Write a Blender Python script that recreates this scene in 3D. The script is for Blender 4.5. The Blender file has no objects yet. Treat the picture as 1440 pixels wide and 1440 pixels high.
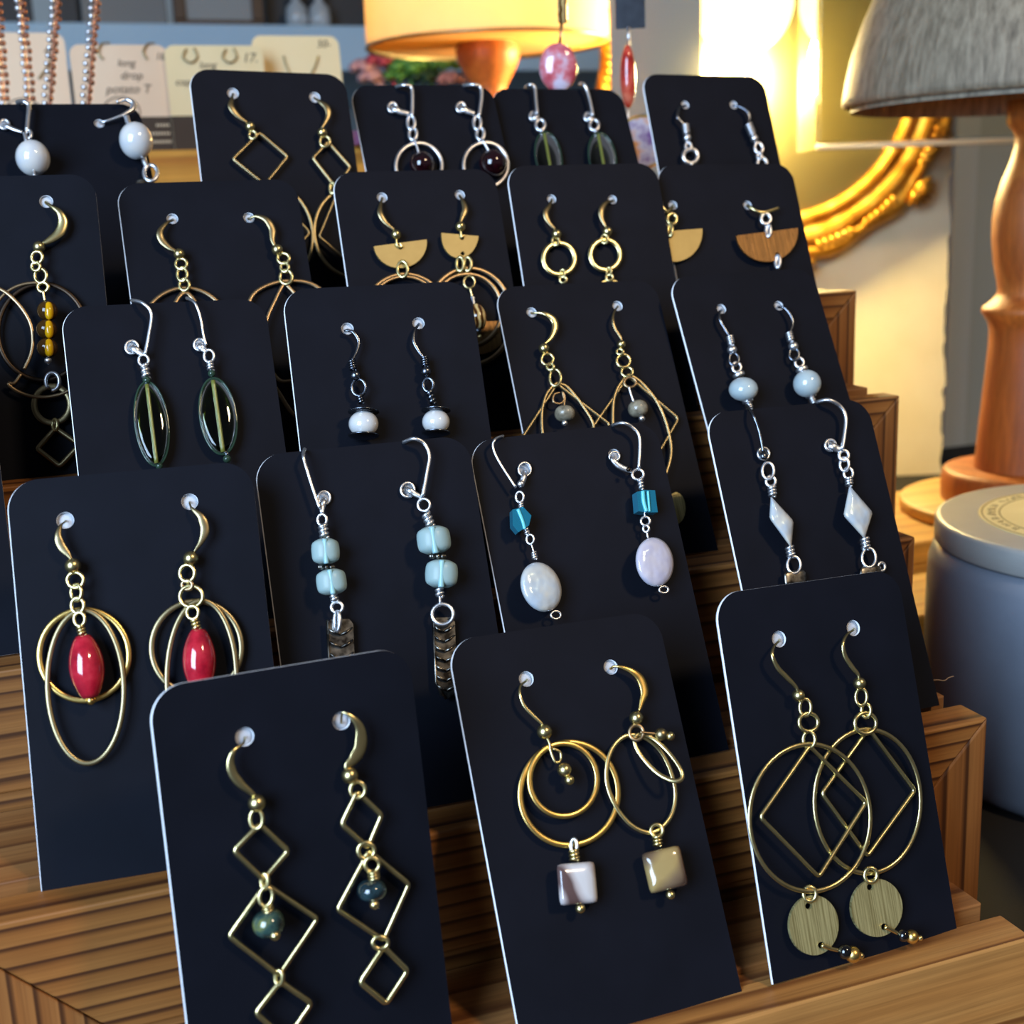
import bpy, math, random
from mathutils import Vector, Matrix
from mathutils.geometry import tessellate_polygon
C = bpy.context.scene
COL = C.collection
random.seed(7)
MM = 0.001
rad = math.radians

# ---------------------------------------------------------------- camera (solved from the card corners; millimetres)
CAM = Vector((-45.28, -230.07, 165.88))
YAW, PITCH, ROLL, FPX = rad(20.06879879), rad(13.46760447), rad(-2.15108737), 1803.8
FW = Vector((math.sin(YAW) * math.cos(PITCH), math.cos(YAW) * math.cos(PITCH), -math.sin(PITCH)))
_r = Vector((math.cos(YAW), -math.sin(YAW), 0)); _u = _r.cross(FW)
RT = _r * math.cos(ROLL) + _u * math.sin(ROLL)
UP = _u * math.cos(ROLL) - _r * math.sin(ROLL)
cd = bpy.data.cameras.new('camera'); cam = bpy.data.objects.new('camera', cd); COL.objects.link(cam)
cam.matrix_world = Matrix(((RT.x, UP.x, -FW.x, CAM.x * MM), (RT.y, UP.y, -FW.y, CAM.y * MM), (RT.z, UP.z, -FW.z, CAM.z * MM), (0, 0, 0, 1)))
cd.sensor_width = 36; cd.lens = 36 * FPX / 1440; cd.clip_start = 0.01; cd.clip_end = 20
cd.dof.use_dof = True; cd.dof.focus_distance = 0.310; cd.dof.aperture_fstop = 20
C.camera = cam

# ---------------------------------------------------------------- world, lights, exposure
w = bpy.data.worlds.new('room_ambience'); C.world = w; w.use_nodes = True
bg = w.node_tree.nodes['Background']; bg.inputs[0].default_value = (0.80, 0.86, 1.0, 1); bg.inputs[1].default_value = 0.085
def area(name, loc, target, size, sy, energy, col):
    l = bpy.data.lights.new(name, 'AREA'); l.shape = 'RECTANGLE'; l.size = size; l.size_y = sy; l.energy = energy; l.color = col
    o = bpy.data.objects.new(name, l); COL.objects.link(o); o.location = Vector(loc)
    o.rotation_euler = (Vector(target) - Vector(loc)).to_track_quat('-Z', 'Y').to_euler(); return o
area('window_daylight', (-0.66, -0.52, 0.42), (0.08, 0.06, 0.06), 0.5, 0.65, 20, (0.52, 0.72, 1.0))
area('ceiling_lamp', (0.55, -0.80, 1.0), (0.05, 0.05, 0.03), 0.14, 0.14, 7.5, (1.0, 0.74, 0.46))
C.view_settings.view_transform = 'Standard'; C.view_settings.look = 'None'
C.view_settings.exposure = 0.0; C.view_settings.gamma = 1.0; C.view_settings.use_curve_mapping = False
C.cycles.max_bounces = 10; C.cycles.transmission_bounces = 8; C.cycles.caustics_refractive = False; C.cycles.caustics_reflective = False
C.cycles.use_denoising = True

# ---------------------------------------------------------------- materials
M = {}
def lin(c):
    return tuple((v / 255 / 12.92) if v / 255 <= 0.04045 else ((v / 255 + 0.055) / 1.055) ** 2.4 for v in c) + (1,)
def mat(name, col, rough=0.5, metal=0.0, **k):
    m = bpy.data.materials.new(name); m.use_nodes = True
    b = m.node_tree.nodes['Principled BSDF']
    b.inputs['Base Color'].default_value = lin(col); b.inputs['Roughness'].default_value = rough; b.inputs['Metallic'].default_value = metal
    for a, v in k.items(): b.inputs[a].default_value = v
    M[name] = m; return m
def N(m, t, **k):
    n = m.node_tree.nodes.new(t)
    for a, v in k.items(): setattr(n, a, v)
    return n
def L(m, a, b): m.node_tree.links.new(a, b)
def bsdf(m): return m.node_tree.nodes['Principled BSDF']
def coords(m, scale=(1, 1, 1), rot=(0, 0, 0), loc=(0, 0, 0), kind='Object'):
    t = N(m, 'ShaderNodeTexCoord'); p = N(m, 'ShaderNodeMapping')
    p.inputs['Scale'].default_value = scale; p.inputs['Rotation'].default_value = rot; p.inputs['Location'].default_value = loc
    L(m, t.outputs[kind], p.inputs[0]); return p.outputs[0]
def ramp(m, fac, stops, interp='LINEAR'):
    r = N(m, 'ShaderNodeValToRGB'); r.color_ramp.interpolation = interp
    while len(r.color_ramp.elements) < len(stops): r.color_ramp.elements.new(0.5)
    for e, (p, c) in zip(r.color_ramp.elements, stops): e.position = p; e.color = lin(c)
    L(m, fac, r.inputs[0]); return r.outputs[0]
def bump(m, h, strength=0.2, dist=0.0003):
    b = N(m, 'ShaderNodeBump'); b.inputs['Strength'].default_value = strength; b.inputs['Distance'].default_value = dist
    L(m, h, b.inputs['Height']); L(m, b.outputs[0], bsdf(m).inputs['Normal'])
def noise(m, vec, scale, detail=3, rough=0.5):
    n = N(m, 'ShaderNodeTexNoise'); n.inputs['Scale'].default_value = scale; n.inputs['Detail'].default_value = detail; n.inputs['Roughness'].default_value = rough
    L(m, vec, n.inputs[0]); return n.outputs[0]

def metal(name, col, rough, var=0.02, colvar=0.95):
    m = mat(name, col, rough, 1.0); v = coords(m)
    n = noise(m, v, 260, 2)
    mx = ramp(m, n, [(0.3, tuple(int(x * colvar) for x in col)), (0.7, col)]); L(m, mx, bsdf(m).inputs['Base Color'])
    mr = N(m, 'ShaderNodeMapRange'); mr.inputs['To Min'].default_value = rough - var; mr.inputs['To Max'].default_value = rough + var
    L(m, n, mr.inputs['Value']); L(m, mr.outputs[0], bsdf(m).inputs['Roughness'])
    return m
metal('brass', (228, 210, 150), 0.3)
metal('golden_brass', (238, 202, 118), 0.32)
metal('antique_brass', (164, 148, 110), 0.38)
metal('copper_brass', (170, 146, 112), 0.38)
metal('silver', (244, 245, 248), 0.36)
metal('dull_copper', (158, 104, 78), 0.4)
metal('gunmetal', (120, 126, 136), 0.26)
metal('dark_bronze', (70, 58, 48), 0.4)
def brushed(name, col, dark):
    m = mat(name, col, 0.36, 0.72); v = coords(m, (3200, 40, 60), (0, 0, 0))
    n = noise(m, v, 1.0, 4, 0.6)
    L(m, ramp(m, n, [(0.3, dark), (0.62, col)]), bsdf(m).inputs['Base Color']); bump(m, n, 0.5, 0.0002)
    return m
brushed('brushed_brass', (236, 222, 156), (150, 132, 78)); metal('satin_brass', (186, 166, 112), 0.58)
brushed('brown_brushed_brass', (116, 84, 44), (84, 60, 32))
def oxidised():
    m = mat('oxidised_silver', (130, 126, 120), 0.32, 1.0); v = coords(m)
    L(m, ramp(m, noise(m, v, 500, 3), [(0.35, (60, 56, 52)), (0.7, (165, 160, 150))]), bsdf(m).inputs['Base Color'])
oxidised()
def pearl(name, a, b, rough=0.16, bm=0.0):
    m = mat(name, a, rough, 0.0); bs = bsdf(m)
    bs.inputs['Coat Weight'].default_value = 1.0; bs.inputs['Coat Roughness'].default_value = 0.05
    bs.inputs['Sheen Weight'].default_value = 0.3
    n = noise(m, coords(m), 240, 2)
    lw = N(m, 'ShaderNodeLayerWeight'); lw.inputs[0].default_value = 0.5
    L(m, ramp(m, n, [(0.35, a), (0.65, b)]), bs.inputs['Base Color'])
    bs.inputs['Thin Film Thickness'].default_value = 380; bs.inputs['Thin Film IOR'].default_value = 1.45
    if bm: bump(m, noise(m, coords(m, loc=(3, 1, 2)), 150, 2), bm, 0.0012)
pearl('white_pearl', (200, 202, 204), (214, 210, 202))
pearl('nacre_pearl', (178, 188, 196), (206, 200, 186), 0.16, 0.8)
pearl('lilac_nacre', (184, 178, 198), (204, 194, 200), 0.16, 0.8)
pearl('pale_blue_pearl', (164, 182, 188), (184, 196, 194))
def marbled(name, stops, scale, rough=0.12, coat=0.8, **k):
    m = mat(name, stops[0][1], rough, 0.0, **k); bsdf(m).inputs['Coat Weight'].default_value = coat
    L(m, ramp(m, noise(m, coords(m), scale, 4, 0.6), stops), bsdf(m).inputs['Base Color'])
marbled('red_ceramic', [(0.3, (132, 18, 34)), (0.5, (176, 28, 46)), (0.75, (204, 52, 66))], 260)
marbled('pink_stone', [(0.35, (178, 44, 60)), (0.5, (214, 120, 130)), (0.62, (216, 206, 226))], 90)
marbled('red_stone', [(0.3, (120, 24, 20)), (0.5, (196, 52, 40)), (0.75, (222, 120, 92))], 160)
marbled('iridescent_disc', [(0.35, (140, 110, 170)), (0.5, (214, 208, 224)), (0.65, (236, 160, 90))], 120)
marbled('labradorite', [(0.3, (26, 38, 36)), (0.5, (50, 76, 70)), (0.72, (118, 122, 66))], 420, 0.06)
marbled('dark_labradorite', [(0.3, (16, 22, 24)), (0.55, (34, 56, 62)), (0.75, (50, 74, 76))], 420, 0.06)
marbled('grey_bead', [(0.3, (88, 80, 66)), (0.6, (150, 140, 118)), (0.75, (176, 162, 130))], 500, 0.3, 0.4)
marbled('black_bead', [(0.4, (12, 11, 11)), (0.7, (22, 20, 20))], 300, 0.08)
marbled('garnet_bead', [(0.4, (18, 6, 9)), (0.7, (46, 8, 16))], 300, 0.06)
def stripes(name, stops, scale, dist, rough=0.12, axis='X', rot=(0, 0, 0)):
    m = mat(name, stops[0][1], rough); bsdf(m).inputs['Coat Weight'].default_value = 0.7
    wv = N(m, 'ShaderNodeTexWave'); wv.bands_direction = axis; wv.inputs['Scale'].default_value = scale; wv.inputs['Distortion'].default_value = dist
    wv.inputs['Detail'].default_value = 3; wv.inputs['Detail Scale'].default_value = 1.5
    L(m, coords(m, rot=rot), wv.inputs[0]); L(m, ramp(m, wv.outputs['Fac'], stops), bsdf(m).inputs['Base Color'])
stripes('tiger_eye', [(0.2, (70, 40, 16)), (0.5, (176, 122, 52)), (0.85, (232, 206, 140))], 180, 3)
stripes('grey_shell', [(0.1, (92, 70, 66)), (0.4, (176, 164, 160)), (0.8, (206, 202, 200))], 26, 6, 0.2, 'X', (0, rad(40), 0))
stripes('brown_shell', [(0.1, (74, 56, 46)), (0.45, (118, 96, 72)), (0.85, (160, 134, 84))], 26, 5, 0.2, 'X', (0, rad(-30), 0))
def glass(name, col, rough=0.02, trans=1.0, ior=1.5):
    return mat(name, col, rough, 0.0, **{'Transmission Weight': trans, 'IOR': ior})
glass('olive_glass', (70, 96, 14), 0.03); glass('olive_core', (124, 128, 60), 0.2, 0.25)
glass('olive_rim', (52, 76, 60), 0.08, 0.35)
glass('amber_glass', (64, 42, 14), 0.03, 0.0, 1.5); glass('amber_shine', (214, 160, 8), 0.12, 0.1)
glass('turquoise_glass', (60, 190, 226), 0.05, 0.75); glass('turquoise_core', (120, 226, 240), 0.1, 0.2)
glass('aqua_frost', (214, 244, 240), 0.3, 0.55, 1.3)
glass('aqua_core', (170, 220, 224), 0.3, 0.3)
mat('acrylic_edge_glint', (252, 246, 226), 0.4); _m = M['acrylic_edge_glint']; _t = N(_m, 'ShaderNodeBsdfTranslucent'); _t.inputs[0].default_value = lin((255, 248, 228)); _x = N(_m, 'ShaderNodeMixShader'); _x.inputs[0].default_value = 0.6; L(_m, bsdf(_m).outputs[0], _x.inputs[1]); L(_m, _t.outputs[0], _x.inputs[2]); L(_m, _x.outputs[0], _m.node_tree.nodes['Material Output'].inputs[0]); glass('clear_acrylic', (250, 248, 240), 0.0, 1.0, 1.2)
mat('silicone', (232, 234, 238), 0.5, 0.0, **{'Subsurface Weight': 0.0, 'Transmission Weight': 0.0})
_m = M['silicone']; _t = N(_m, 'ShaderNodeBsdfTranslucent'); _t.inputs[0].default_value = lin((240, 240, 244)); _x = N(_m, 'ShaderNodeMixShader'); _x.inputs[0].default_value = 0.36
L(_m, bsdf(_m).outputs[0], _x.inputs[1]); L(_m, _t.outputs[0], _x.inputs[2]); L(_m, _x.outputs[0], _m.node_tree.nodes['Material Output'].inputs[0])
# card stock
def card_black():
    m = mat('black_card', (20, 23, 34), 0.55); v = coords(m)
    n = noise(m, v, 2600, 2); n2 = noise(m, v, 60, 2)
    L(m, ramp(m, n2, [(0.3, (15, 17, 24)), (0.7, (18, 20, 28))]), bsdf(m).inputs['Base Color'])
    bump(m, n, 0.12, 0.0001); bsdf(m).inputs['Specular IOR Level'].default_value = 0.07
card_black()
mat('card_edge', (240, 242, 246), 0.6)
# wood
def wood(name, light, mid, dark, along, ring, centre, dist=0.4, rough=0.5, fine=1.0):
    """growth rings seen on sawn faces: distance from a pith line that runs along one axis"""
    m = mat(name, light, rough); ax = 'XYZ'.index(along)
    s = [1, 1, 1]; s[ax] = 0.05
    sep = N(m, 'ShaderNodeSeparateXYZ'); v0 = coords(m, loc=centre)
    wob = N(m, 'ShaderNodeTexNoise'); wob.inputs['Scale'].default_value = 28; wob.inputs['Detail'].default_value = 3
    mp = N(m, 'ShaderNodeMapping'); mp.inputs['Scale'].default_value = s; L(m, v0, mp.inputs[0]); L(m, mp.outputs[0], wob.inputs[0])
    ad = N(m, 'ShaderNodeMixRGB', blend_type='LINEAR_LIGHT'); ad.inputs[0].default_value = 0.004 * dist
    L(m, v0, ad.inputs[1]); L(m, wob.outputs['Color'], ad.inputs[2]); L(m, ad.outputs[0], sep.inputs[0])
    ws = N(m, 'ShaderNodeVectorMath', operation='LENGTH'); cb = N(m, 'ShaderNodeCombineXYZ')
    o = [sep.outputs[i] for i in range(3) if i != ax]
    L(m, o[0], cb.inputs[0]); L(m, o[1], cb.inputs[1]); L(m, cb.outputs[0], ws.inputs[0])
    mu = N(m, 'ShaderNodeMath', operation='MULTIPLY'); mu.inputs[1].default_value = ring; L(m, ws.outputs['Value'], mu.inputs[0])
    fr = N(m, 'ShaderNodeMath', operation='FRACT'); L(m, mu.outputs[0], fr.inputs[0])
    rings = ramp(m, fr.outputs[0], [(0.0, light), (0.62, mid), (0.8, dark), (0.88, dark), (0.96, light)])
    s2 = [700 * fine] * 3; s2[ax] = 14
    g = noise(m, coords(m, tuple(s2)), 1.0, 4, 0.65)
    blot = noise(m, coords(m), 22, 2)
    k = N(m, 'ShaderNodeMixRGB', blend_type='MULTIPLY'); k.inputs[0].default_value = 0.55
    L(m, rings, k.inputs[1]); L(m, ramp(m, g, [(0.3, (150, 140, 130)), (0.65, (255, 255, 255))]), k.inputs[2])
    k2 = N(m, 'ShaderNodeMixRGB', blend_type='MULTIPLY'); k2.inputs[0].default_value = 0.5
    L(m, k.outputs[0], k2.inputs[1]); L(m, ramp(m, blot, [(0.3, (200, 176, 150)), (0.7, (255, 250, 245))]), k2.inputs[2])
    L(m, k2.outputs[0], bsdf(m).inputs['Base Color'])
    bump(m, g, 0.25, 0.0003); return m
wood('fir_rail', (178, 120, 60), (162, 104, 48), (86, 48, 20), 'X', 300, (0, 0.028, 0.020), 0.9)
wood('fir_rail_wide', (178, 120, 62), (162, 104, 50), (92, 54, 24), 'X', 230, (0, 0.02, 0.036), 1.6)
wood('fir_curly', (196, 142, 78), (184, 126, 64), (132, 82, 38), 'X', 150, (0, 0.0, 0.016), 9.0)
wood('fir_leg', (174, 116, 60), (158, 100, 48), (86, 50, 22), 'Z', 240, (-0.05, 0.04, 0), 0.9)
wood('fir_board', (174, 122, 70), (160, 106, 56), (112, 68, 34), 'X', 190, (0, -0.02, 0.03), 2.0)
wood('orange_pine', (246, 200, 106), (240, 188, 92), (226, 168, 76), 'X', 90, (0, 0.1, 0.2), 1.5)
wood('turned_beech', (206, 124, 54), (198, 114, 46), (180, 98, 38), 'Z', 60, (0.3, 0.1, 0), 0.6, 0.5)
wood('crate_pine', (240, 178, 74), (232, 166, 64), (206, 136, 48), 'X', 60, (0, 0.1, 0.2), 1.0)
def grey_wood():
    m = mat('grey_washed_wood', (128, 118, 102), 0.62)
    v = coords(m, (420, 420, 40)); g = noise(m, v, 1.0, 5, 0.65)
    L(m, ramp(m, g, [(0.3, (96, 84, 66)), (0.5, (138, 124, 102)), (0.7, (164, 150, 126))]), bsdf(m).inputs['Base Color']); bump(m, g, 0.5, 0.0012)
grey_wood()
mat('black_cloth', (13, 11, 10), 0.95)
_m = M['black_cloth']; bump(_m, noise(_m, coords(_m), 1500, 2), 0.3, 0.0004)
def gilt():
    m = mat('gilt_plaster', (222, 160, 50), 0.36, 0.75); n = noise(m, coords(m), 70, 4, 0.6)
    L(m, ramp(m, n, [(0.3, (150, 92, 22)), (0.5, (222, 158, 48)), (0.75, (246, 200, 96))]), bsdf(m).inputs['Base Color']); bump(m, n, 0.4, 0.002)
gilt()
mat('mirror_glass', (196, 184, 120), 0.32, 1.0)
def paper(name, a, b, sc=30):
    m = mat(name, a, 0.85); n = noise(m, coords(m), sc, 4)
    L(m, ramp(m, n, [(0.3, a), (0.7, b)]), bsdf(m).inputs['Base Color']); bump(m, n, 0.1, 0.001)
paper('cream_paper', (232, 218, 178), (240, 228, 192)); paper('cream_card', (236, 214, 164), (240, 220, 174)); paper('blush_card', (228, 198, 166), (232, 206, 176))
paper('brown_print', (64, 52, 42), (72, 58, 46)); paper('ink', (96, 84, 74), (104, 90, 80)); paper('pale_ink', (204, 186, 156), (214, 196, 166))
paper('wall_paint', (184, 194, 196), (190, 200, 202), 8); paper('trim_paint', (196, 208, 216), (202, 214, 222), 8); paper('shelf_paint', (160, 190, 210), (168, 196, 216), 8)
paper('floor_grey', (90, 84, 78), (104, 98, 90), 6)
def concrete(name, a, b):
    m = mat(name, a, 0.42); n = noise(m, coords(m), 45, 5, 0.6); n2 = noise(m, coords(m), 600, 2)
    L(m, ramp(m, n, [(0.3, a), (0.7, b)]), bsdf(m).inputs['Base Color']); bump(m, n2, 0.15, 0.0004)
concrete('pale_concrete', (122, 130, 142), (132, 140, 152)); concrete('lid_concrete', (156, 156, 152), (166, 166, 160))
paper('label_paper', (214, 196, 140), (222, 206, 152), 60)
mat('wax_print', (150, 132, 88), 0.8)
def shade():
    m = mat('parchment_shade', (224, 214, 190), 0.7); n = noise(m, coords(m), 18, 4)
    col = ramp(m, n, [(0.3, (214, 204, 178)), (0.7, (228, 218, 196))]); L(m, col, bsdf(m).inputs['Base Color'])
    t = N(m, 'ShaderNodeBsdfTranslucent'); L(m, ramp(m, n, [(0.3, (255, 196, 70)), (0.7, (255, 208, 96))]), t.inputs[0]); x = N(m, 'ShaderNodeMixShader'); x.inputs[0].default_value = 0.5
    L(m, bsdf(m).outputs[0], x.inputs[1]); L(m, t.outputs[0], x.inputs[2]); L(m, x.outputs[0], m.node_tree.nodes['Material Output'].inputs[0])
shade()
def emit(name, col, s):
    m = mat(name, col, 0.5); bsdf(m).inputs['Emission Color'].default_value = lin(col); bsdf(m).inputs['Emission Strength'].default_value = s
m_ = mat('frosted_acrylic', (150, 152, 144), 0.4, 0.0, **{'Transmission Weight': 0.18, 'IOR': 1.2}); emit('lit_globe', (255, 226, 140), 3.6); emit('lit_bulb', (255, 214, 120), 0.5)
mat('petal_red', (170, 60, 72), 0.6); mat('petal_pink', (196, 150, 150), 0.6); mat('leaf_green', (84, 136, 54), 0.5); mat('leaf_dark', (34, 64, 36), 0.5)
glass('vase_glass', (210, 222, 230), 0.03, 0.9); glass('bottle_glass', (224, 232, 236), 0.15, 0.5)
mat('charcoal_box', (44, 46, 50), 0.6); mat('grey_box', (112, 114, 114), 0.6); mat('picture_grey', (136, 140, 140), 0.6); mat('brown_frame', (72, 52, 36), 0.5)
mat('purple_box', (120, 64, 110), 0.6)
mat('fibre', (150, 120, 90), 0.8)

# ---------------------------------------------------------------- geometry helpers (millimetres in, metres out)
def project_dir(px, py): return FW + RT * ((px - 720) / FPX) - UP * ((py - 720) / FPX)
def on_plane(px, py, p0, n):
    d = project_dir(px, py); return CAM + d * ((p0 - CAM).dot(n) / d.dot(n))
def on_z(px, py, z): return on_plane(px, py, Vector((0, 0, z)), Vector((0, 0, 1)))
def on_y(px, py, y): return on_plane(px, py, Vector((0, y, 0)), Vector((0, 1, 0)))
def at(px, py, dep): return CAM + project_dir(px, py) * dep
def mmpp(p): return (p - CAM).dot(FW) / FPX

def tag(o, label=None, cat=None, group=None, kind=None):
    for k, v in (('label', label), ('category', cat), ('group', group), ('kind', kind)):
        if v: o[k] = v
    return o
def empty(name, loc, label, cat, group=None):
    o = bpy.data.objects.new(name, None); COL.objects.link(o); o.location = Vector(loc) * MM; o.empty_display_size = 0.005
    o['_mm'] = list(loc); return tag(o, label, cat, group)
class MB:
    def __init__(s): s.v = []; s.f = []; s.mi = []
    def add(s, vs, fs, mi=0):
        b = len(s.v); s.v += [Vector(p) for p in vs]; s.f += [tuple(i + b for i in f) for f in fs]; s.mi += [mi] * len(fs); return s
    def build(s, name, mats, parent=None, smooth=True, label=None, loc=None):
        if not isinstance(mats, (list, tuple)): mats = [mats]
        root = parent; off = Vector((0, 0, 0))
        while root is not None: off += Vector(root.get('_mm', (0, 0, 0))); root = root.parent
        own = Vector(loc) if loc is not None else Vector((0, 0, 0))
        me = bpy.data.meshes.new(name); me.from_pydata([tuple((p - off - own) * MM) for p in s.v], [], s.f)
        for m in mats: me.materials.append(M[m])
        me.polygons.foreach_set('material_index', s.mi); me.polygons.foreach_set('use_smooth', [smooth] * len(me.polygons)); me.update()
        o = bpy.data.objects.new(name, me); COL.objects.link(o)
        if loc is not None: o.location = own * MM; o['_mm'] = list(own)
        if parent is not None: o.parent = parent
        if label: o['label'] = label
        return o
    # -- shapes
    def box(s, x0, x1, y0, y1, z0, z1, mi=0, bv=0.0):
        if bv <= 0:
            v = [(x, y, z) for z in (z0, z1) for y in (y0, y1) for x in (x0, x1)]
            return s.add(v, [(0, 2, 3, 1), (4, 5, 7, 6), (0, 1, 5, 4), (2, 6, 7, 3), (0, 4, 6, 2), (1, 3, 7, 5)], mi)
        return s.prism([(x0, z0), (x1, z0), (x1, z1), (x0, z1)], y0, y1, mi, bv)
    def prism(s, poly, y0, y1, mi=0, bv=0.3):
        """polygon in the x-z plane (counter-clockwise) run along y with small chamfers on both ends"""
        n = len(poly); c = Vector((sum(p[0] for p in poly) / n, sum(p[1] for p in poly) / n))
        def inset(d):
            out = []
            for i in range(n):
                p0, p1, p2 = Vector(poly[i - 1]), Vector(poly[i]), Vector(poly[(i + 1) % n])
                e1 = (p1 - p0).normalized(); e2 = (p2 - p1).normalized()
                n1 = Vector((-e1.y, e1.x)); n2 = Vector((-e2.y, e2.x)); b = n1 + n2; b = b / max(b.dot(n1), 0.3); out.append(p1 + b * d)
            return out
        rings = [(inset(bv), y0), (inset(bv * .3), y0 + bv * .3), (inset(0), y0 + bv), (inset(0), y1 - bv), (inset(bv * .3), y1 - bv * .3), (inset(bv), y1)] if bv > 0 else [(inset(0), y0), (inset(0), y1)]
        v = [(p.x, y, p.y) for r, y in rings for p in r]; f = []
        for k in range(len(rings) - 1):
            for i in range(n):
                j = (i + 1) % n; f.append((k * n + i, k * n + j, (k + 1) * n + j, (k + 1) * n + i))
        f.append(tuple(reversed(range(n)))[::-1]); f.append(tuple((len(rings) - 1) * n + i for i in reversed(range(n))))
        return s.add(v, f, mi)
    def lathe(s, o, ax, prof, seg=24, mi=0, refv=None, flat=1.0, closed_ends=True):
        """prof: list of (t along axis, radius)"""
        ax = Vector(ax).normalized(); h = refv or (Vector((1, 0, 0)) if abs(ax.x) < .9 else Vector((0, 1, 0)))
        a = (h - ax * h.dot(ax)).normalized(); b = ax.cross(a); v = []; f = []
        for t, r in prof:
            for i in range(seg):
                q = 2 * math.pi * i / seg; v.append(Vector(o) + ax * t + a * (r * math.cos(q)) + b * (r * flat * math.sin(q)))
        for k in range(len(prof) - 1):
            for i in range(seg):
                j = (i + 1) % seg; f.append((k * seg + i, k * seg + j, (k + 1) * seg + j, (k + 1) * seg + i))
        if closed_ends: f.append(tuple(reversed(range(seg)))); f.append(tuple((len(prof) - 1) * seg + i for i in range(seg)))
        return s.add(v, f, mi)
    def ball(s, c, r, seg=16, rings=10, mi=0, sc=(1, 1, 1)):
        v = []; f = []
        for k in range(rings + 1):
            th = math.pi * (0.02 + 0.96 * k / rings)
            for i in range(seg):
                q = 2 * math.pi * i / seg; v.append(Vector(c) + Vector((sc[0] * r * math.sin(th) * math.cos(q), sc[1] * r * math.sin(th) * math.sin(q), sc[2] * r * math.cos(th))))
        for k in range(rings):
            for i in range(seg):
                j = (i + 1) % seg; f.append((k * seg + i, (k + 1) * seg + i, (k + 1) * seg + j, k * seg + j))
        f.append(tuple(range(seg))); f.append(tuple(rings * seg + i for i in reversed(range(seg))))
        return s.add(v, f, mi)
    def sweep(s, pts, wd, ht=None, closed=False, nref=(0, -1, 0), seg=10, mi=0):
        n = len(pts); pts = [Vector(p) for p in pts]; nref = Vector(nref); v = []; f = []; prev = None
        wd = wd if isinstance(wd, list) else [wd] * n; ht = ht if isinstance(ht, list) else [ht] * n if ht else wd
        for i in range(n):
            p0 = pts[i - 1] if (closed or i) else pts[i]; p1 = pts[(i + 1) % n] if (closed or i < n - 1) else pts[i]
            t = (p1 - p0).normalized(); sd = t.cross(nref)
            if prev is not None and sd.length < 0.35: sd = prev - t * prev.dot(t)
            elif prev is None and sd.length < 0.1: sd = t.cross(Vector((0.3, 0.2, 1)))
            sd.normalize()
            if prev is not None and sd.dot(prev) < 0 and not closed: sd = -sd
            prev = sd; nn = sd.cross(t).normalized()
            for k in range(seg):
                q = 2 * math.pi * k / seg; v.append(pts[i] + sd * (wd[i] * math.cos(q)) + nn * (ht[i] * math.sin(q)))
        for i in range(n if closed else n - 1):
            j = (i + 1) % n
            for k in range(seg):
                l = (k + 1) % seg; f.append((i * seg + k, j * seg + k, j * seg + l, i * seg + l))
        if not closed: f.append(tuple(range(seg))); f.append(tuple((n - 1) * seg + k for k in reversed(range(seg))))
        return s.add(v, f, mi)
    def plate(s, outer, holes, nrm, th, mi=0, mside=None):
        """flat sheet: outer and hole outlines given as points on its front face, thickness away from nrm"""
        nrm = Vector(nrm); loops = [[Vector(p) for p in l] for l in [outer] + holes]
        a = (loops[0][1] - loops[0][0]).normalized(); b = nrm.cross(a)
        flat = [[Vector(((p - loops[0][0]).dot(a), (p - loops[0][0]).dot(b), 0)) for p in l] for l in loops]
        tris = tessellate_polygon(flat); allp = [p for l in loops for p in l]; n = len(allp)
        fl = [p for l in flat for p in l]; f = []
        for t in tris:
            A, B, D = (fl[i] for i in t); cr = (B.x - A.x) * (D.y - A.y) - (B.y - A.y) * (D.x - A.x)
            f.append(tuple(t) if cr > 0 else tuple(reversed(t)))
        fb = [tuple(i + n for i in reversed(t)) for t in f]
        s.add(allp + [p - nrm * th for p in allp], f + fb, mi)
        base = len(s.v) - 2 * n; k = 0; sides = []
        for l in loops:
            m = len(l)
            for i in range(m): j = (i + 1) % m; sides.append((base + k + i, base + k + j, base + n + k + j, base + n + k + i))
            k += m
        s.f += sides; s.mi += [mi if mside is None else mside] * len(sides); return s
def smooth_pts(pts, sub=6, closed=False):
    """Catmull-Rom"""
    n = len(pts); out = []
    if n < 3: sub = max(sub, 2)
    for i in range(n if closed else n - 1):
        p = [pts[(i + k) % n] if closed else pts[min(max(i + k, 0), n - 1)] for k in (-1, 0, 1, 2)]
        for k in range(sub):
            t = k / sub; out.append(0.5 * ((2 * p[1]) + (p[2] - p[0]) * t + (2 * p[0] - 5 * p[1] + 4 * p[2] - p[3]) * t * t + (3 * p[1] - p[0] - 3 * p[2] + p[3]) * t ** 3))
    if not closed: out.append(pts[-1])
    return out
def lerp_list(v, n):
    if not isinstance(v, (list, tuple)): return [v] * n
    out = []
    for i in range(n):
        x = i / (n - 1) * (len(v) - 1); k = min(int(x), len(v) - 2); out.append(v[k] + (v[k + 1] - v[k]) * (x - k))
    return out

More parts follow.
